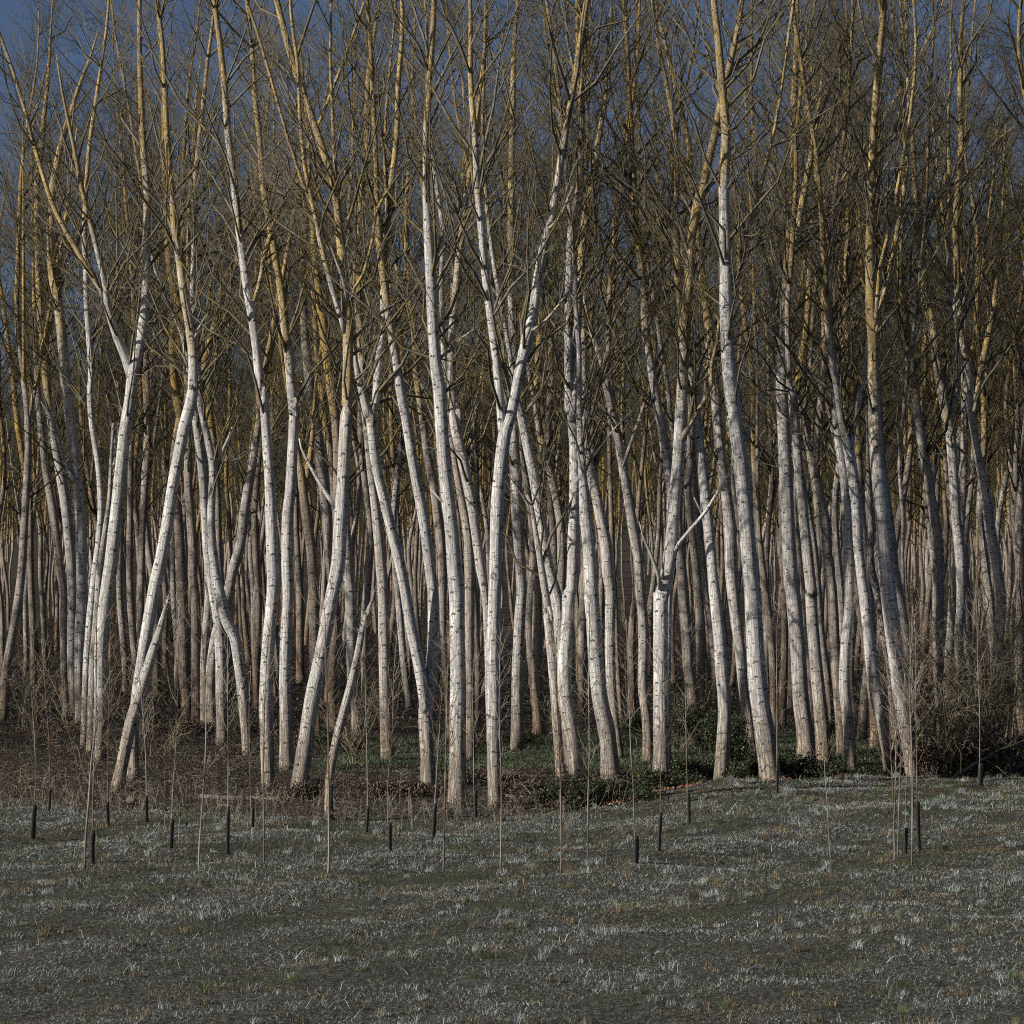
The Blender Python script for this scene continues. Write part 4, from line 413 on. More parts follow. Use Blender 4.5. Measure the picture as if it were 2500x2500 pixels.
# ---------------------------------------------------------------- ground
EX = np.array([-60, -10.3, -4.4, -1, 1.2, 2.65, 5.1, 11.1, 60.]); EY = np.array([60, 59.2, 55.6, 55.2, 56.2, 60.8, 64, 64.3, 66.])
def edge(x): return np.interp(x, EX, EY) + .35*np.sin(x*1.7) + .2*np.sin(x*4.1 + 1)
def sstep(a, b, v):
    t = np.clip((v - a)/(b - a), 0, 1); return t*t*(3 - 2*t)
_h = rng.uniform(0, 6.28, (12, 3)); _f = rng.uniform(.4, 3.2, (12, 2))*rng.choice([-1, 1], (12, 2))
def bump2(x, y):
    s = 0
    for i in range(12): s = s + np.sin(x*_f[i, 0] + y*_f[i, 1] + _h[i, 0])/(1 + abs(_f[i, 0]) + abs(_f[i, 1]))
    return s/3.
def gz(x, y):
    x = np.asarray(x, float); y = np.asarray(y, float); e = edge(x)
    z = .10*bump2(x, y)*sstep(20, 30, y)*(1 - .6*sstep(70, 110, y))
    z = z + .055*bump2(x*2.1 + 9, y*2.3 - 4)*sstep(e + .5, e - .8, y)*sstep(20, 26, y)
    z = z + .22*sstep(1.5, 5, x)*sstep(e + .4, e - 1.2, y)*sstep(16, 9, e - y + 0*x)
    z = z - .16*sstep(-1, 3, x)*sstep(e - .3, e + .6, y)*sstep(e + 3.5, e + 1.2, y)
    z = z + 1.2*sstep(150, 330, y) + 34*sstep(345, 640, y)
    return z
gx = np.concatenate([[-2500, -900, -400, -200, -100, -60, -35], np.arange(-24, 24.01, .3), [35, 60, 100, 200, 400, 900, 2500]])
gy = np.concatenate([[-400, -100, -20, 8, 18, 24], np.arange(27, 90, .35), np.arange(90, 160, 2.), [180, 210, 250, 300, 340, 380, 420, 460, 500, 540, 800, 1500, 4000]])
GX, GY = np.meshgrid(gx, gy); nx, ny = len(gx), len(gy)
V = np.stack([GX, GY, gz(GX, GY)], -1).reshape(-1, 3)
i = (np.arange(ny - 1)[:, None]*nx + np.arange(nx - 1)[None, :]).ravel()
o = mesh_obj("ground", V, [np.stack([i, i + 1, i + 1 + nx, i + nx], -1)], ground_material()); tag(o, kind="structure")

def pick(cols, w, n):
    c = np.array(cols, float); k = rng.choice(len(c), n, p=np.array(w)/sum(w)); return c[k]*rng.uniform(.7, 1.3, (n, 1))

def blades(x, y, h, w, cols, lean=.5):
    n = len(x); z = gz(x, y) - .01
    a = rng.uniform(0, 2*np.pi, n); d = np.stack([np.cos(a), np.sin(a), np.zeros(n)], -1)
    b = rng.uniform(0, 2*np.pi, n); l = np.stack([np.cos(b), np.sin(b), np.zeros(n)], -1)*(h*lean*rng.uniform(.2, 1.3, n))[:, None]
    o = np.stack([x, y, z], -1); up = np.array([0, 0, 1.])
    v0 = o - d*w[:, None]/2; v1 = o + d*w[:, None]/2
    m = o + l*.35 + up*(h*.62)[:, None]
    v2 = m + d*w[:, None]*.4; v3 = m - d*w[:, None]*.4; v4 = o + l + up*(h*rng.uniform(.75, 1., n))[:, None]
    V = np.stack([v0, v1, v2, v3, v4], 1).reshape(-1, 3); k = np.arange(n)*5
    return V, np.stack([k, k+1, k+2, k+3], -1), np.stack([k+3, k+2, k+4], -1), np.repeat(cols, 5, 0)

def scatter(n, y0, y1, wide=.19, fn=None):
    """points with even density over the wedge of ground in front of the camera"""
    y = np.sqrt(rng.uniform(y0*y0, y1*y1, n)); x = rng.uniform(-1, 1, n)*(y*wide + .6)
    if fn is not None:
        k = fn(x, y); x, y = x[k], y[k]
    return x, y
def patch(x, y, s=1.): return bump2(x*s + 31, y*s - 17)
# frosty meadow: tufts of rimed blades
x, y = scatter(620000, 28, 66, .2, lambda x, y: y < edge(x) + rng.normal(0, .5, len(x)) + .5*patch(x, y, 2.4))
pn = patch(x, y, .8); fr = np.clip(.55 + pn*2.4 + .8*patch(x, y, 3.1) + rng.normal(0, .2, len(x)), 0, 1)
cA = pick([(.33, .36, .35), (.23, .25, .235), (.46, .49, .48)], [3, 3, 1], len(x))
cB = pick([(.06, .075, .035), (.05, .04, .03), (.10, .085, .06), (.03, .045, .02)], [2, 3, 2, 2], len(x))
straw = pick([(.24, .19, .115), (.17, .125, .075), (.30, .26, .18)], [2, 3, 1], len(x)); grn = pick([(.07, .11, .035), (.05, .085, .03)], [1, 1], len(x))
zz = patch(x, y, 1.3)[:, None] + rng.normal(0, .15, (len(x), 1)); cB = np.where(zz > .22, straw, np.where(zz < -.30, grn, cB))
k = (rng.random(len(x)) < fr*.62)[:, None]
V, Q, T3_, C = blades(x, y, rng.uniform(.015, .05, len(x))*(1 + .9*patch(x, y, 2.) + 2.2*(rng.random(len(x)) < .03)), rng.uniform(.004, .009, len(x))*np.interp(y, [28, 50], [.6, 1]), np.where(k, cA, cB), 1.7)
tx, ty = scatter(2600, 28, 64, .2, lambda x, y: (y < edge(x) - .2)*(patch(x, y, 1.7) > -.12))
k = rng.integers(0, len(tx), 60000); x2 = tx[k] + rng.normal(0, .045, len(k)); y2 = ty[k] + rng.normal(0, .045, len(k))
th_ = rng.uniform(.05, .17, len(tx)); tc = np.where((rng.random(len(tx)) < .5)[:, None], pick([(.16, .125, .07), (.09, .075, .045)], [1, 1], len(tx)), pick([(.06, .085, .03), (.26, .285, .27)], [1, 1.4], len(tx)))
V2, Q2, T2_, C2 = blades(x2, y2, th_[k]*rng.uniform(.5, 1.1, len(k)), rng.uniform(.004, .007, len(k)), tc[k]*rng.uniform(.6, 1.4, (len(k), 1)), .8)
T3_ = np.concatenate([T3_, T2_ + len(V)]); Q = np.concatenate([Q, Q2 + len(V)]); V = np.concatenate([V, V2]); C = np.concatenate([C, C2])
o = mesh_obj("frosty_grass", V, [Q, T3_], BLADE, col=C, smooth=False); tag(o, kind="stuff")
# green grass between the trunks
def gmask(x, y):
    v = 1.0*(y > 68.5)*(y < 84)*(x > -5.2 + .1*(y - 70))
    return (rng.random(len(x)) < v*np.clip(.75 + patch(x, y, .6)*1.5, 0, 1))
x, y = scatter(150000, 68, 85, .2, gmask)
C0 = pick([(.06, .095, .035), (.04, .07, .028), (.10, .14, .085), (.17, .21, .17)], [4, 4, 2, 1], len(x))
V, Q, T3_, C = blades(x, y, rng.uniform(.05, .14, len(x)), rng.uniform(.006, .012, len(x)), C0, .8)
o = mesh_obj("green_grass", V, [Q, T3_], BLADE, col=C, smooth=False); tag(o, kind="stuff")

def leaves(O, size, cols, flat=.5):
    n = len(O); N = unit(rng.normal(size=(n, 3)) + np.array([0, 0, flat])); A = unit(np.cross(N, unit(rng.normal(size=(n, 3))))); B = np.cross(N, A)
    s = size[:, None]; f = rng.uniform(-.15, .25, (n, 1))*s
    v0 = O - A*s; v1 = O + B*s*.55 + N*f; v2 = O + A*s; v3 = O - B*s*.55 + N*f
    V = np.stack([v0, v1, v2, v3], 1).reshape(-1, 3); k = np.arange(n)*4
    return V, np.stack([k, k+1, k+2, k+3], -1), np.repeat(cols, 4, 0)
# bramble scrub and leaf litter on the wood floor
def smask(x, y):
    green = (y > 69)*(y < 83)*(x > -5)
    d = np.where(green, .16, 1.)
    return (y > edge(x) - .5 + rng.normal(0, .5, len(x)))*(rng.random(len(x)) < d)
x, y = scatter(300000, 54, 92, .2, smask)
e = edge(x); hump = .10 + .20*np.clip(patch(x, y, 1.1) + .35, 0, 1)*sstep(0, 1.5, y - e)
z = gz(x, y) + rng.random(len(x))**1.3*hump
Cc = pick([(.046, .036, .026), (.085, .066, .047), (.06, .03, .021), (.037, .042, .02), (.18, .16, .13), (.016, .014, .011)], [4, 3, .9, 4, .2, 6], len(x))
A = Acc(); V, Q, C = leaves(np.stack([x, y, z], -1), rng.uniform(.010, .026, len(x)), Cc); A.add(V, Q, None, C)
bx = np.array([t[3][0] for t in TREES]); by = np.array([t[3][1] for t in TREES]); k = rng.integers(0, len(bx), 16000)
a = rng.uniform(0, 6.28, len(k)); q = .16 + np.abs(rng.normal(0, .22, len(k))); x = bx[k] + np.cos(a)*q; y = by[k] + np.sin(a)*q; z = gz(x, y) + rng.random(len(k))**1.5*.30*np.exp(-(q - .16)*2.2)
V, Q, C = leaves(np.stack([x, y, z], -1), rng.uniform(.012, .03, len(x)), pick([(.06, .04, .028), (.10, .07, .045), (.035, .05, .02), (.02, .02, .014), (.18, .14, .10)], [3, 2, 3, 3, .4], len(x))); A.add(V, Q, None, C)
x, y = scatter(120000, 90, 190, .2); z = gz(x, y) + rng.random(len(x))*.16*(1 + patch(x, y, .5))
V, Q, C = leaves(np.stack([x, y, z], -1), rng.uniform(.03, .07, len(x)), pick([(.06, .04, .028), (.085, .064, .045), (.035, .037, .02), (.016, .013, .01)], [3, 2, 2, 3], len(x))); A.add(V, Q, None, C)
x, y = scatter(9000, 55, 84, .2, smask); n = len(x)
P, Rr = shoots(np.stack([x, y, gz(x, y)], -1), unit(rng.normal(size=(n, 3))*[1, 1, .25] + [0, 0, .7]), rng.uniform(.2, .75, n), np.full(n, .0035), 6, up=-.55, jit=.08, r1=.002)
V, Q, U = tubes(P, Rr, 3); A.add(V, Q, U, np.repeat(pick([(.12, .07, .05), (.22, .17, .12), (.32, .28, .22)], [4, 2, 1], n), 6*4, 0))
o = A.build("bramble_scrub", LEAF, smooth=False, col=True); tag(o, kind="stuff")
# orange fallen leaves on the field margin
xa = np.concatenate([rng.normal(2.45, .35, 260), rng.normal(3.1, .25, 90), rng.normal(3.75, .25, 70), rng.normal(6.1, .3, 40)])
ya = edge(xa) - .25 - np.abs(rng.normal(0, .35, len(xa)))
V, Q, C = leaves(np.stack([xa, ya, gz(xa, ya) + .05 + rng.random(len(xa))*.04], -1), rng.uniform(.015, .035, len(xa)), pick([(.38, .17, .08), (.50, .30, .17), (.25, .10, .06)], [2, 1, 2], len(xa)), 1.2)
o = mesh_obj("fallen_leaves", V, [Q], LEAF, col=C, smooth=False); tag(o, kind="stuff")

# ---------------------------------------------------------------- poplars
def wander_up(l, ztop, r_end=.02):
    """continue a stem from its last point up to ztop"""
    p = l[-1, :3].copy(); d = unit(l[-1, :3] - l[-3, :3]); r = l[-1, 3]; out = []
    n = max(2, int((ztop - p[2])/1.1)); 
    for i in range(n):
        d = unit(d + np.array([0, 0, .12]) + rng.normal(0, .06, 3)*[1, 1, .3]); p = p + d*1.1
        out.append([*p, r + (r_end - r)*((i + 1)/n)**1.15])
    return np.concatenate([l, smoothline(np.concatenate([l[-1:], out]), .5)[1:]])
def stem_mesh(l, sides, foot=False):
    l = l.copy(); n = len(l)
    if foot:
        l[:, 3] *= 1 + .24*np.exp(-np.maximum(l[:, 2], 0)/.22)
    l[:, 3] *= 1 + .018*np.sin(np.arange(n)*1.3 + rng.uniform(0, 6)) + rng.normal(0, .010, n)
    V, Q, U = tubes(l[None, :, :3], l[None, :, 3], sides)
    k = sides + 1; c = len(V)            # close both ends
    V = np.concatenate([V, l[:1, :3], l[-1:, :3]]); U = np.concatenate([U, U[:1], U[-1:]])
    a = np.arange(sides); t0 = np.stack([a + 1, a, np.full(sides, c)], -1); b0 = (n - 1)*k
    t1 = np.stack([b0 + a, b0 + a + 1, np.full(sides, c + 1)], -1)
    return V, [Q, np.concatenate([t0, t1])], U
def part_attr(o, tan, lic): o["tan"] = float(tan); o["lichen"] = float(lic)

GROUP = "poplar trees of the plantation"
placed = []
FIRST = []
def arr(f): return np.array(f, float).reshape(-1, 4)
def poplar(label, tan, lic, stem, limbs):
    dead = label.startswith(("broken leaning stump", "second broken snag", "scaly dead"))
    s = smoothline(arr(stem), .28); s[:, 3] *= 1.04 + .11*np.clip(1 - s[:, 2]/6, 0, 1); base = (float(s[0, 0]), float(s[0, 1]), 0.0)
    root = empty("broken_poplar" if dead else "poplar_tree", base)
    tag(root, label, "dead tree" if dead else "tree", GROUP if not dead else None)
    placed.append(base[:2])
    lines = []
    if s[-1, 3] > .045 and not dead: s = wander_up(s, R.uniform(21.5, 25.5))
    lines.append(s)
    V, F, U = stem_mesh(s, 18, True)
    part_attr(mesh_obj("trunk", V, F, SCALY if label.startswith("scaly") else BARK, root, uv=U, loc=base), tan, lic)
    for lf in limbs:
        l = smoothline(arr(lf), .28); l[:, 3] *= 1.05
        if l[-1, 3] > .036 and l[-1, 2] > 9: l = wander_up(l, R.uniform(18, 23))
        lines.append(l)
        V, F, U = stem_mesh(l, 12)
        part_attr(mesh_obj("limb", V, F, BARK, root, uv=U, loc=base), tan, min(1, lic + .1))
    if dead:
        # splinters or short shoots at the break
        tip = s[-6:]; A = Acc(); k = rng.integers(0, 6, 14)
        P, Rr = shoots(tip[k, :3], unit(rng.normal(size=(14, 3))*.5 + unit(tip[-1, :3] - tip[0, :3])), rng.uniform(.12, .45, 14), np.full(14, .014), 4, up=0, jit=.05)
        A.tube(P, Rr, 4); part_attr(A.build("splinters", BARK, root, loc=base), tan, lic)
        return root
    d = base[1]; f = 1. if d < 75 else .75
    A = crown(lines, R.uniform(6.6, 8.4), int(60*f), int(270*f), int(560*f), thick=1.35)
    A.build("crown", TWIG, root, loc=base)
    FIRST.append((base[0]/base[1], label))
    return root
for t in TREES: poplar(*t)

# prototypes for the inner rows: sinuous or forked young poplars
def proto(kind, small=False):
    h = R.uniform(21, 25.5); r0 = R.uniform(.12, .17); lean = np.array([R.uniform(-.05, .05), R.uniform(-.04, .04)])
    ph = rng.uniform(0, 6.28, 4); am = R.uniform(.12, .38)
    def pt(z):
        b = am*(math.sin(z*.42 + ph[0]) - math.sin(ph[0])) + .1*math.sin(z*1.05 + ph[1])
        c = am*(math.sin(z*.37 + ph[2]) - math.sin(ph[2]))
        return [b + lean[0]*z, c + lean[1]*z]
    zs = np.arange(0, h, 1.3); s = []
    for z in zs: s.append([*pt(z), z - (.15 if z == 0 else 0), max(.015, r0*(1 - (z/h)**1.25*.93))])
    s = smoothline(np.array(s), .45 if not small else 1.3); lines = [s]
    nf = {'straight': 0, 'fork': 1, 'double': 2}[kind]
    for k in range(nf):
        z = R.uniform(5.5, 12); i = int(np.argmin(abs(s[:, 2] - z))); a = R.uniform(0, 6.28); q = []
        sp = R.uniform(.22, .42)
        for j, t in enumerate(np.arange(0, R.uniform(8, 12), 1.)):
            off = sp*t - .008*t*t
            q.append([s[i, 0] + math.cos(a)*off, s[i, 1] + math.sin(a)*off*.6, s[i, 2] + t, s[i, 3]*.72*max(.12, 1 - t/12)])
        lines.append(smoothline(np.array(q), .6))
    return lines
def proto_meshes(kind):
    lines = proto(kind); root = empty("poplar_tree")
    V, F, U = stem_mesh(lines[0], 12, True); mesh_obj("trunk", V, F, BARK, root, uv=U)
    for l in lines[1:]:
        V, F, U = stem_mesh(l, 9); mesh_obj("limb", V, F, BARK, root, uv=U)
    crown(lines, 6.3, 46, 330, 1350, (5, 4, 3), thick=1.6).build("crown", TWIG_DIM, root)
    return root
PROTO = [proto_meshes(k) for k in ['straight', 'fork', 'straight', 'fork', 'double', 'straight', 'fork', 'double', 'straight', 'fork', 'straight', 'double']]
used = set()
def place(x, y, tan, lic, kinds=None):
    i = R.randrange(len(PROTO)) if kinds is None else R.choice(kinds); p = PROTO[i]
    sc = R.uniform(.85, 1.1); rz = R.uniform(0, 6.28)
    if i in used:
        r = p.copy(); COL.objects.link(r)
        for ch in p.children:
            c = ch.copy(); COL.objects.link(c); c.parent = r
    else: r = p; used.add(i)
    r.location = (x, y, float(gz(x, y)) - .02); r.rotation_euler = (0, 0, rz); r.scale = (sc, sc, sc*R.uniform(.95, 1.1))
    for c in r.children:
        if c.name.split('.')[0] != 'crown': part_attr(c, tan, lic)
    return r
LAND = [(90, "the left frame edge"), (190, "the left cluster"), (330, "the broken leaning stump"), (520, "the orange brown trunks"), (600, "the bowed white trunk"), (690, "the smooth white pair"),
        (800, "the right leaning trunk"), (935, "the cream trunk"), (1060, "the V forked trunk"), (1118, "the thickest left trunk"), (1205, "the Y forked tree"),
        (1385, "the triple stemmed clump"), (1480, "the left leaning trunk"), (1620, "the dead pronged trunk"), (1745, "the waisted sunlit trunk"), (1850, "the massive white trunk"),
        (1955, "the pale straight trunk"), (2070, "the knotty bowed trunk"), (2195, "the gold topped trunk"), (2330, "the right hand thicket"), (2460, "the right frame edge")]
def far_enough(x, y, dmin):
    return all((x - a)**2 + (y - b)**2 > dmin*dmin for a, b in placed)
inner = []
def plant(n, y0, y1, dmin, layer, Xmin=0):
    c = 0; tries = 0
    while c < n and tries < 30000:
        tries += 1
        y = math.sqrt(R.uniform(y0*y0, y1*y1)); x = R.uniform(-1, 1)*(y*.182 + .4)
        if x/y*6903 + 1250 < Xmin or not far_enough(x, y, dmin): continue
        placed.append((x, y)); c += 1
        tan = min(1, max(.1, R.gauss(.66 if layer == 'middle' else .95, .15))); lic = min(1, max(0, R.gauss(.75, .25)))  # back rows browner, with interior shade also put into their bark colour
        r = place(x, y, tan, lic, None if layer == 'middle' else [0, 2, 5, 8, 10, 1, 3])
        inner.append((x/y*6903 + 1250, layer, r))
plant(24, 76, 118, 2.2, 'middle', 1840); plant(50, 84, 132, 2.6, 'middle'); plant(156, 132, 262, 2.8, 'far')
ORD = ["first", "second", "third", "fourth", "fifth", "sixth", "seventh", "eighth", "ninth", "tenth", "eleventh", "twelfth"] + ["thirteenth", "fourteenth", "fifteenth", "sixteenth", "seventeenth", "eighteenth", "nineteenth", "twentieth"]
cnt = {}
for X, layer, r in sorted(inner, key=lambda q: q[0]):
    j = max([i for i, (lx, _) in enumerate(LAND) if lx <= X], default=0); j = min(j, len(LAND) - 2)
    k = cnt.get((j, layer), 0); cnt[(j, layer)] = k + 1
    w = "mid-depth tan trunk" if layer == 'middle' else "thin far grey trunk"
    a, b = LAND[j][1].replace("the ", "", 1), LAND[j+1][1].replace("the ", "", 1)
    tag(r, "%s, %s from left between %s and %s" % (w, ORD[min(k, 19)], a, b), "tree", GROUP)

# the wood goes on: behind the last countable rows and beyond both sides of the picture
small = []
for k in ['straight', 'straight', 'fork', 'straight', 'fork']:
    lines = proto(k, True); A = Acc()
    for l in lines: V, F, U = stem_mesh(l, 6); A.add(V, F[0], U)
    nt_ = sum(len(f) for f in A.F); cr = crown(lines, 6.5, 34, 190, 620, (4, 3, 2), thick=2.2)
    V, F, U, C = A.arrays(); small.append((V, F[0], U, *cr.arrays()[:3]))
VT, FT, UT, VC, FC, UC = [], [], [], [], [], []
a_n = b_n = 0
spots = []
for _ in range(9000):
    if len(spots) >= 960: break
    m = R.random()
    if m < .55: y = 266 + 260*R.random()**1.3; x = R.uniform(-1, 1)*(y*.2 + 5)
    elif m < .92: y = R.uniform(66, 262); x = -(y*.182 + 2.5 + R.random()**1.1*62)  # unseen trees left of the view, added to shade the inner wood
    else: y = R.uniform(70, 240); x = (y*.182 + 2.5 + R.random()*10)
    if all((x - a)**2 + (y - b)**2 > 7 for a, b in spots): spots.append((x, y))
for x, y in spots:
    v, f, u, vc, fc, uc = small[R.randrange(len(small))]
    a = R.uniform(0, 6.28); c, s = math.cos(a), math.sin(a); M = np.array([[c, -s, 0], [s, c, 0], [0, 0, 1]]).T*R.uniform(.85, 1.1)
    off = np.array([x, y, float(gz(x, y))])
    VT.append(v @ M + off); FT.append(f + a_n); UT.append(u); a_n += len(v)
    VC.append(vc @ M + off); FC.append(fc[0] + b_n); UC.append(uc); b_n += len(vc)
for _ in range(230):
    v, f, u, vc, fc, uc = small[R.randrange(len(small))]; y = 105 + 260*R.random()**.8; x = R.uniform(-1, 1)*(y*.19 + 2)
    a = R.uniform(0, 6.28); c, s = math.cos(a), math.sin(a); q = R.uniform(.28, .42); M = np.array([[c, -s, 0], [s, c, 0], [0, 0, 1]]).T*q
    off = np.array([x, y, float(gz(x, y)) - 7.2*q]); vv = vc @ M*[1.5, 1.5, .8] + off + [0, 0, 1.3*q]
    vv[:, 2] = np.maximum(vv[:, 2], float(gz(x, y)) - .3)
    VC.append(vv); FC.append(fc[0] + b_n); UC.append(uc); b_n += len(vc)
V = np.concatenate(VT + VC); F = np.concatenate(FT + [f + a_n for f in FC]); U = np.concatenate(UT + UC)
mi = np.concatenate([np.zeros(sum(len(f) for f in FT)), np.ones(sum(len(f) for f in FC))])
o = mesh_obj("distant_and_shade_woodland", V, [F], [BARK, TWIG_DIM], uv=U, matidx=mi); tag(o, kind="stuff"); part_attr(o, .85, .7)  # bark and twig tones darkened to stand for deep-wood shade

# ---------------------------------------------------------------- ivy and bramble bushes
def bush(name, label, x, y, rx, ry, h, n, cols, w, size=(.018, .036), stems=26):
    z0 = float(gz(x, y)); base = (x, y, z0); root = empty(name, base); tag(root, label, "bush")
    nb = 7; bc = np.stack([rng.uniform(-.6, .6, nb)*rx, rng.uniform(-.5, .5, nb)*ry, rng.uniform(.2, .62, nb)*h], -1); br = rng.uniform(.3, .55, nb)
    k = rng.integers(0, nb, n); D = unit(rng.normal(size=(n, 3))); rad = (rng.random(n)**.4)*(1 + .25*rng.normal(size=n))
    O = bc[k] + D*rad[:, None]*br[k][:, None]*np.array([rx, ry, h*.75]); O[:, 2] = np.abs(O[:, 2])
    O += np.array(base)
    V, Q, C = leaves(O, rng.uniform(*size, n), pick(cols, w, n), .6)
    mesh_obj("leaves", V, [Q], LEAF, root, col=C, smooth=False, loc=base)
    k = rng.integers(0, n, stems); E = O[k]; B0 = np.array(base) + (E - np.array(base))*[.35, .35, 0]; B0[:, 2] = z0 - .02
    t = np.linspace(0, 1, 6)[None, :, None]
    P = B0[:, None]*(1 - t) + E[:, None]*t + np.array([0, 0, 1.])*(t*(1 - t))*h*.5 + rng.normal(0, .03, (stems, 6, 3))
    A = Acc(); A.tube(P, np.linspace(.006, .003, 6)[None, :].repeat(stems, 0), 3); A.build("stems", CANE, root, loc=base)
DG = [(.025, .04, .016), (.045, .06, .022), (.015, .02, .01), (.09, .10, .06), (.07, .045, .03), (.20, .24, .05)]; DW = [4, 4, 4, 1.5, 1.5, .12]
BR = [(.06, .04, .028), (.10, .055, .04), (.03, .03, .018), (.17, .13, .1)]; BW = [4, 3, 3, 1]
def at(X, Y): d = 6903*4.7/(Y - 1410); return (X - 1250)/6903*d, d
for (X, Y, rx, ry, h, n, cols, w, lab) in [
    (1395, 1965, .95, .9, .55, 5200, DG, DW, "low dark ivy mound left of the ditch in front of the triple stemmed clump"),
    (1500, 1952, 1.0, .8, .52, 5600, DG, DW, "dark ivy mound below the white left leaning trunk, beside the orange leaves"),
    (1612, 1918, .9, .7, .42, 4200, DG, DW, "dark ivy mound in front of the dead pronged trunk"),
    (1700, 1898, .8, .7, .42, 3600, DG, DW, "small ivy mound on the field edge left of the waisted sunlit trunk"),
    (1690, 1840, .8, .7, 1.25, 5200, DG, DW, "waist high ivy bush between the dead pronged and the waisted sunlit trunk"),
    (1775, 1860, .7, .7, 1.15, 4600, DG, DW, "tall ivy bush right behind the waisted sunlit trunk"),
    (1805, 1915, .6, .6, .75, 4200, DG, DW, "ivy bush at the left foot of the massive white trunk"),
    (1942, 1900, 1.0, .7, .62, 5600, DG, DW, "dark bramble bush right of the massive white trunk on the field edge"),
    (2045, 1902, .8, .6, .42, 3200, DG, DW, "low bramble bush below the knotty bowed trunk"),
    (2135, 1905, .7, .6, .40, 2800, DG, DW, "low bramble bush below the lyre topped trunk"),
    (2260, 1893, .9, .8, .8, 4600, BR, BW, "brown green bramble bush at the foot of the thicket, left half"),
    (2380, 1890, 1.0, .8, .95, 5200, BR, BW, "brown green bramble bush at the foot of the thicket, right half"),
    (2455, 1885, .7, .8, .9, 3600, BR, BW, "brown bramble bush cut by the right frame edge"),
    (1190, 1915, 1.1, .8, .32, 3600, BR, BW, "reddish bramble patch in front of the Y forked tree"),
    (1290, 1950, .7, .6, .30, 2600, BR, BW, "reddish bramble patch beside the yellow stick"),
    (960, 1945, 1.3, .9, .30, 4600, BR, BW, "reddish bramble patch in front of the V forked trunk"),
    (730, 1955, .8, .6, .40, 3200, BR, BW, "reddish bramble patch at the foot of the right leaning trunk"),
    (830, 1835, .8, .8, .55, 2800, DG, DW, "green ivy bush behind the peeling snag"),
    (700, 1820, .7, .7, .45, 2200, BR, BW, "brown bramble bush between the smooth pair and the right leaning trunk"),
    (1250, 1815, .9, .8, .4, 2400, DG, DW, "dark ivy bush behind the Y forked tree"),
    (1560, 1790, .9, .8, .6, 2600, DG, DW, "dark ivy bush in the middle ground behind the white left leaning trunk"),
    (1130, 1838, .7, .6, .5, 2000, BR, BW, "dry brown bush behind the thickest left trunk"),
    (440, 1795, 1.4, 1., .4, 3200, BR, BW, "brown scrub mound behind the broken leaning stump"),
    (120, 1800, 1.6, 1., .45, 3600, BR, BW, "brown scrub mound at the left frame edge before the left cluster"),
    (660, 1790, 1.1, .9, .4, 2400, BR, BW, "brown scrub mound behind the smooth white pair"),
    (2020, 1800, 1.1, .9, .6, 2600, DG, DW, "dark undergrowth bush behind the lyre topped trunk"),
]:
    x, y = at(X, Y); bush("ivy_bush" if cols is DG else "bramble_bush", lab, x, y, rx*1.12, ry, h*1.3, int(n*1.35), cols, w)

# ---------------------------------------------------------------- bare shrubs and thicket
def bare_shrub(label, x, y, h, nst, n2, n3, spread=.5, th=1., dry=0, mat=None):
    z0 = float(gz(x, y)); base = (x, y, z0); root = empty("bare_shrub", base); tag(root, label, "shrub")
    m = mat or SHRUB
    O = np.array(base) + rng.normal(0, .12, (nst, 3))*[1, 1, 0]; D = unit(rng.normal(size=(nst, 3))*[spread, spread, 0] + [0, 0, 1.])
    L = rng.uniform(.55, 1.05, nst)*h
    P1, R1 = shoots(O, D, L, L*.0042*th + .003, 8, up=-.12, jit=.03, r1=.003)
    A = Acc(); A.tube(P1, R1, 5); A.build("stems", m, root, loc=base)
    A = Acc(); o, d, rr, u = spawn(P1, R1, n2, .12, 1., (25, 70)); L2 = rng.uniform(.12, .34, n2)*h*(1.2 - .6*u)
    P2, R2 = shoots(o, d, L2, np.minimum(.0045*th, rr*.9), 6, up=-.05, jit=.08); A.tube(P2, R2, 3)
    o, d, rr, u = spawn(P2, R2, n3, .1, 1., (25, 70)); L3 = rng.uniform(.04, .14, n3)*h
    P3, R3 = shoots(o, d, L3, np.full(n3, .0028*th), 4, up=0, jit=.1, r1=.0022); A.tube(P3, R3, 3)
    A.build("twigs", m, root, loc=base)
    if dry:
        k = rng.integers(0, n3, dry); O = P3[k, -1]
        V, Q, C = leaves(O, rng.uniform(.025, .05, dry), pick([(.22, .16, .08), (.14, .10, .05)], [1, 1], dry), 0)
        mesh_obj("leaves", V, [Q], LEAF, root, col=C, smooth=False, loc=base)
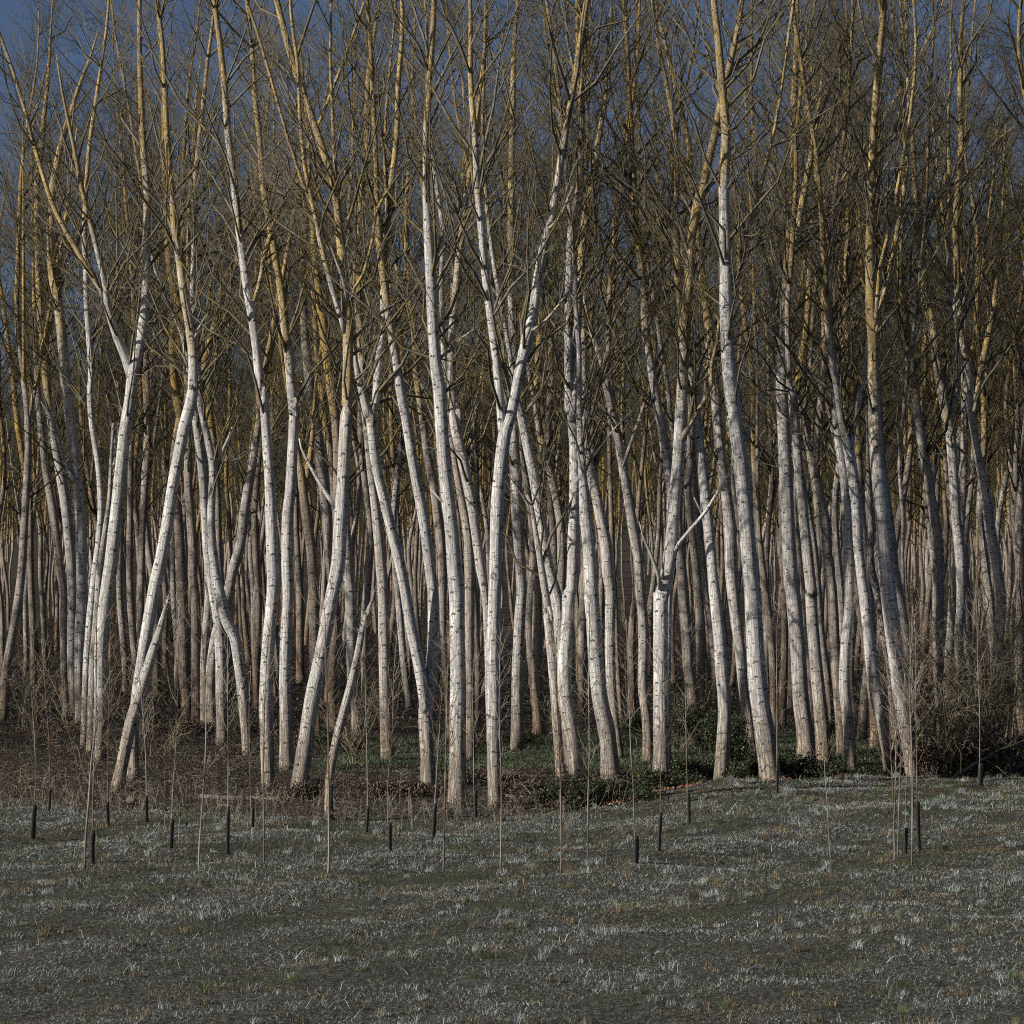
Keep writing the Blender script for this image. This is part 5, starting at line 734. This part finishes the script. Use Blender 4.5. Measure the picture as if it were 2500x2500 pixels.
for (X, Y, h, a, b, c, sp, dry, lab) in [
    (2185, 1893, 4.6, 9, 170, 620, .35, 0, "tall bare shrub behind the sapling clump right of the gold topped trunk"),
    (2262, 1880, 5.4, 12, 240, 950, .42, 0, "tall bare shrub of the right hand thicket, leftmost dense one"),
    (2330, 1895, 4.2, 12, 260, 900, .55, 0, "arching bare shrub in the middle of the right hand thicket"),
    (2395, 1872, 6.2, 13, 300, 1100, .4, 0, "tallest bare shrub of the right hand thicket"),
    (2450, 1890, 5.6, 12, 300, 1100, .5, 0, "arching bare shrub at the right frame edge"),
    (2440, 1840, 7.2, 12, 300, 1000, .35, 0, "high bare shrub behind the thicket at the right frame edge"),
    (372, 1880, 2.6, 9, 120, 380, .42, 0, "bare shrub whose twigs cross the broken leaning stump"),
    (212, 1875, 3.6, 6, 70, 240, .2, 0, "bare shoots in front of the left cluster"),
    (318, 1765, 3.3, 8, 150, 500, .45, 130, "shrub with withered leaves between the left cluster and the stump"),
    (868, 1868, 3.2, 10, 170, 560, .38, 0, "bare shrub whose twigs tangle round the peeling snag"),
    (955, 1800, 2.2, 7, 90, 260, .4, 0, "low bare shrub left of the V forked trunk"),
    (1158, 1822, 1.4, 12, 80, 180, .5, 0, "dry grassy shrub right of the thickest left trunk"),
    (1395, 1860, 2.6, 6, 80, 240, .35, 0, "bare shrub behind the triple stemmed clump"),
    (1668, 1835, 2.8, 9, 100, 260, .35, 0, "pale wiry shrub rising from the ivy by the dead pronged trunk"),
    (2100, 1798, 2.4, 7, 90, 260, .45, 0, "bare shrub behind the lyre topped trunk"),
    (60, 1780, 3.4, 8, 130, 420, .4, 0, "bare shrub at the left frame edge"),
    (135, 1735, 3.0, 7, 110, 320, .4, 0, "bare shrub just behind the left cluster"),
    (560, 1800, 1.3, 7, 60, 150, .5, 0, "low bare shrub behind the bowed white trunk"),
    (1340, 1800, 2.2, 7, 80, 240, .45, 0, "bare shrub in the gap left of the triple stemmed clump"),
]:
    x, y = at(X, Y); bare_shrub(lab, x, y, h, a, int(b*.62), int(c*.5), sp, 1.35, dry)

# ---------------------------------------------------------------- planted saplings with black guards
def guard_material():
    m, nt, b = newmat("black_plastic"); g = G(nt); geo = g.n("ShaderNodeNewGeometry")
    g.lk(g.mix(g.noise(geo.outputs["Position"], 9., 3.), (.010, .010, .010), (.05, .045, .038)), b.inputs["Base Color"])
    b.inputs["Roughness"].default_value = .5; return m
GUARD = guard_material()
SAPL = []
for q, (row, gd) in enumerate(SAPS):
    p = arr(row); s = smoothline(p, .12); x, y = float(p[0, 0]), float(p[0, 1]); z0 = float(gz(x, y)); base = (x, y, z0)
    s[0, 2] = z0 - .03; root = empty("sapling", base); SAPL.append((x/y, root, gd is not None, None))
    V, F, U = stem_mesh(s, 7); mesh_obj("stem", V, F, SAPB, root, uv=U, loc=base)
    H = s[-1, 2]; A = Acc(); l = s[s[:, 2] > z0 + 1.3]; n = max(10, int(len(l)*1.1)); k = rng.integers(0, len(l) - 1, n)
    az_ = rng.uniform(0, 6.28, n); T = unit(l[k + 1, :3] - l[k, :3]); perp = np.stack([np.cos(az_), np.sin(az_), np.zeros(n)], -1)
    a = np.radians(rng.uniform(30, 50, n))[:, None]; D = unit(T*np.cos(a) + perp*np.sin(a))
    Lh = rng.uniform(.25, .85, n)*np.interp(l[k, 2], [z0 + 1.2, H*.6, H], [.4, 1, .55])
    P, Rr = shoots(l[k, :3], D, Lh, np.full(n, .0045), 5, up=.25, jit=.04); A.tube(P, Rr, 3)
    o_, d_, r_, u_ = spawn(P, Rr, n*2, .2, .9, (30, 55)); P, Rr = shoots(o_, d_, rng.uniform(.08, .3, n*2), np.full(n*2, .003), 4, up=.2, jit=.05); A.tube(P, Rr, 3)
    A.build("twigs", CANE if q % 3 else SHRUB, root, loc=base)
    if gd:
        tx, ty, tz, bx, gr = gd; by = ty; n = 8; t = np.linspace(0, 1, n)
        P = np.stack([bx + (tx - bx)*t, np.full(n, by), (z0 - .03) + (tz - z0 + .03)*t], -1); gr = max(gr, .03)
        # a square, slightly crumpled sleeve: outer skin, rim and inner skin
        Pc = np.concatenate([P, P[::-1]]); rr = np.concatenate([gr*(1 + rng.normal(0, .05, n)), gr*.86*np.ones(n)])
        T = unit(np.gradient(P, axis=0)); ring = []
        ang = np.array([0.35, .95, 1.22, 2.5, 2.8, 4.05, 4.4, 5.6, 6.0]); rad = np.array([1.05, .95, 1.08, 1.05, .93, 1.08, 1., .95, 1.06])
        V = np.array([[Pc[i, 0] + math.cos(a_)*rr[i]*b_, Pc[i, 1] + math.sin(a_)*rr[i]*b_, Pc[i, 2]] for i in range(len(Pc)) for a_, b_ in zip(ang, rad)])
        m9 = len(ang); i0 = (np.arange(len(Pc) - 1)[:, None]*m9); j = np.arange(m9)[None, :]; j2 = (j + 1) % m9
        F = np.stack([i0 + j, i0 + j2, i0 + m9 + j2, i0 + m9 + j], -1).reshape(-1, 4)
        go = mesh_obj("tree_guard", V, [F], GUARD, None, loc=base, smooth=False)
        SAPL[-1] = (x/y, root, True, go)
SLAND = sorted([(lx, nm.replace("the ", "", 1)) for lx, nm in LAND])
cnt = {}
for u, root, hasg, go in sorted(SAPL, key=lambda q: q[0]):
    X = u*6903 + 1250; lx, nm = min(LAND, key=lambda q: abs(q[0] - X)); side = "left of" if X < lx else "right of"
    k = cnt.get((nm, side), 0); cnt[(nm, side)] = k + 1
    o_ = "" if k == 0 else ", %s there" % ORD[k]
    tag(root, "thin whippy sapling %s, nearest %s %s%s" % ("in a black sleeve" if hasg else "with brown bare stem", side, nm, o_), "sapling", "saplings planted along the field edge")
    if go: tag(go, "black plastic tree guard sleeve standing nearest %s %s%s" % (side, nm, o_), "tree guard", "black guards round the saplings")

# ---------------------------------------------------------------- fallen wood, weeds
def stick(name, label, pts, r, mat=DEADW, tan=.3, knobs=3):
    P = np.array([[*at(X, Y)[:1], at(X, Y)[1], 0, 0] for X, Y in pts], float)
    for i_, row in enumerate(P): row[2] = float(gz(row[0], row[1])) + r*R.uniform(.1, .9); row[3] = r*(1 - .5*i_/(len(P) - 1))
    s = smoothline(P, .15); base = tuple(float(v) for v in s[0, :3]); base = (base[0], base[1], base[2] - r)
    V, F, U = stem_mesh(s, 9); A = Acc(); A.add(V, F[0], U); A.add(V, F[1], U)
    k = rng.integers(1, len(s) - 1, knobs); D = unit(rng.normal(size=(knobs, 3)) + [0, 0, .8])
    P2, R2 = shoots(s[k, :3], D, rng.uniform(.15, .5, knobs), np.full(knobs, r*.35), 5, up=0, jit=.05); A.tube(P2, R2, 4)
    V = np.concatenate(A.V); by = {}
    for f in A.F: by.setdefault(f.shape[1], []).append(f)
    o = mesh_obj(name, V, [np.concatenate(v) for v in by.values()], mat, None, uv=np.concatenate(A.U), loc=base); part_attr(o, tan, 0)
    tag(o, label, "fallen branch"); return o
stick("fallen_log", "grey fallen log lying level in the scrub below the smooth white pair", [(490, 1946), (560, 1949), (640, 1951), (690, 1953)], .06, tan=.1)
stick("fallen_branch", "thin grey fallen branch lying level below the peeling snag", [(745, 1962), (800, 1961), (870, 1961)], .028, tan=.2)
stick("fallen_branch", "grey fallen branch curving up to the left of the ivy mounds", [(1235, 1951), (1310, 1952), (1345, 1944), (1368, 1935)], .045, tan=.1)
stick("fallen_branch", "dark fallen branch resting behind the foot of the waisted sunlit trunk", [(1729, 1906), (1765, 1899), (1800, 1895), (1842, 1891)], .05, tan=.6)
stick("fallen_branch", "pale broken stick below the smooth white pair and right leaning trunk", [(575, 1880), (600, 1862), (632, 1855)], .018, tan=.3)
def raised(name, label, a, b, ra, rb, tan, mat=DEADW):
    A_ = np.array(a, float); B_ = np.array(b, float); n = 9; t = np.linspace(0, 1, n)[:, None]
    s = A_*(1 - t) + B_*t + np.array([0, 0, 1.])*np.sin(t*3.14)*.04 + rng.normal(0, .012, (n, 3))
    l = np.concatenate([s, (ra + (rb - ra)*t)], 1); base = tuple(float(v) for v in a)
    V, F, U = stem_mesh(l, 9); o = mesh_obj(name, V, F, mat, None, uv=U, loc=base); part_attr(o, tan, 0); tag(o, label, "fallen branch"); return o
def at3(X, Y, d): return ((X - 1250)/6903*d, d, 4.7 - (Y - 1410)/6903*d)
g0 = at(2303, 1903); raised("fallen_branch", "thick broken branch slanting up to the right out of the thicket floor", (g0[0], g0[1], float(gz(*g0))), at3(2450, 1824, g0[1] + .6), .045, .022, .1)
g0 = at(1308, 1957); raised("fallen_branch", "yellow stick leaning up to the left beside the reddish bramble patch", (g0[0], g0[1], float(gz(*g0))), at3(1270, 1914, g0[1] + .5), .022, .013, .7)
g0 = at(1573, 1909); raised("fallen_branch", "pale short branch leaning on the dead pronged trunk", (g0[0], g0[1], float(gz(*g0))), at3(1602, 1884, g0[1] + .3), .02, .012, .2)
g0 = at(2330, 1868); raised("fallen_branch", "light arched branch propped up in the thicket", (g0[0], g0[1], float(gz(*g0))), at3(2365, 1790, g0[1] - .3), .025, .012, .1)
# sawn block of orange wood left of the log
m, nt, b_ = newmat("sawn_wood"); g = G(nt); geo = g.n("ShaderNodeNewGeometry")
g.lk(g.mix(g.noise(g.vmul(geo.outputs["Position"], (8, 8, 40)), 1., 3.), (.15, .11, .08), (.10, .07, .05)), b_.inputs["Base Color"])
x, y = at(321, 1966); l = np.array([[x - .08, y, float(gz(x, y)) + .07, .07], [x - .02, y - .02, float(gz(x, y)) + .085, .075], [x + .05, y - .03, float(gz(x, y)) + .075, .07], [x + .1, y - .05, float(gz(x, y)) + .06, .06]])
V, F, U = stem_mesh(l, 7); o = mesh_obj("wood_block", V, F, m, None, uv=U, loc=(x, y, float(gz(x, y))), smooth=False); tag(o, "small orange split wood block lying in the scrub near the broken stump", "wood")
# dry weed stalks on the field edge and teasels
A = Acc(); x, y = scatter(1500, 50, 63, .19, lambda x, y: (np.abs(y - edge(x)) < 3.)*(x < 2.5)); n = len(x)
P, Rr = shoots(np.stack([x, y, gz(x, y)], -1), unit(rng.normal(size=(n, 3))*[.22, .22, 0] + [0, 0, 1.]), rng.uniform(.15, .7, n), np.full(n, .004), 5, up=-.05, jit=.03)
A.tube(P, Rr, 3); o_, d_, r_, u_ = spawn(P, Rr, n*3, .3, .95, (25, 60)); P, Rr = shoots(o_, d_, rng.uniform(.05, .2, n*3), np.full(n*3, .0028), 4, up=.1, jit=.05); A.tube(P, Rr, 3)
o = A.build("dry_weeds", CANE, smooth=True); tag(o, kind="stuff")
def teasel(label, X, Y, h):
    x, y = at(X, Y); z0 = float(gz(x, y)); base = (x, y, z0); root = empty("teasel", base); tag(root, label, "teasel", "teasels in the frosty grass")
    s = smoothline(np.array([[x, y, z0 - .02, .006], [x + .01, y, z0 + h*.5, .005], [x + .03, y, z0 + h, .004]]), .1)
    V, F, U = stem_mesh(s, 6); mesh_obj("stem", V, F, CANE, root, uv=U, loc=base)
    e = s[-1, :3]; t = np.linspace(0, 1, 9); hd = np.stack([e[0] + 0*t, e[1] + 0*t, e[2] - .01 + t*.075, .022*np.sin(np.pi*(.08 + .86*t))**.6], -1)
    A = Acc(); V, F, U = stem_mesh(hd, 9); A.add(V, F[0], U); n = 60; k = rng.integers(1, 8, n); a = rng.uniform(0, 6.28, n); D = np.stack([np.cos(a), np.sin(a), .4 + 0*a], -1)
    P, Rr = shoots(hd[k, :3], unit(D), np.full(n, .04), np.full(n, .0018), 3, up=.1, jit=0, r1=.0008); A.tube(P, Rr, 3)
    A.build("seed_head", TEAS, root, loc=base)
TEAS = twig_material("teasel_head", (.05, .035, .025), (.09, .06, .04), (.04, .03, .02))
teasel("tallest teasel with a dark seed head left of the sleeved sapling", 400, 2075, .62)
teasel("short teasel with a dark seed head at the lower left", 390, 2060, .36)
teasel("dark teasel head standing right of the sleeved sapling at lower left", 435, 2072, .5)
teasel("small teasel head, rightmost of the teasels at lower left", 450, 2064, .33)
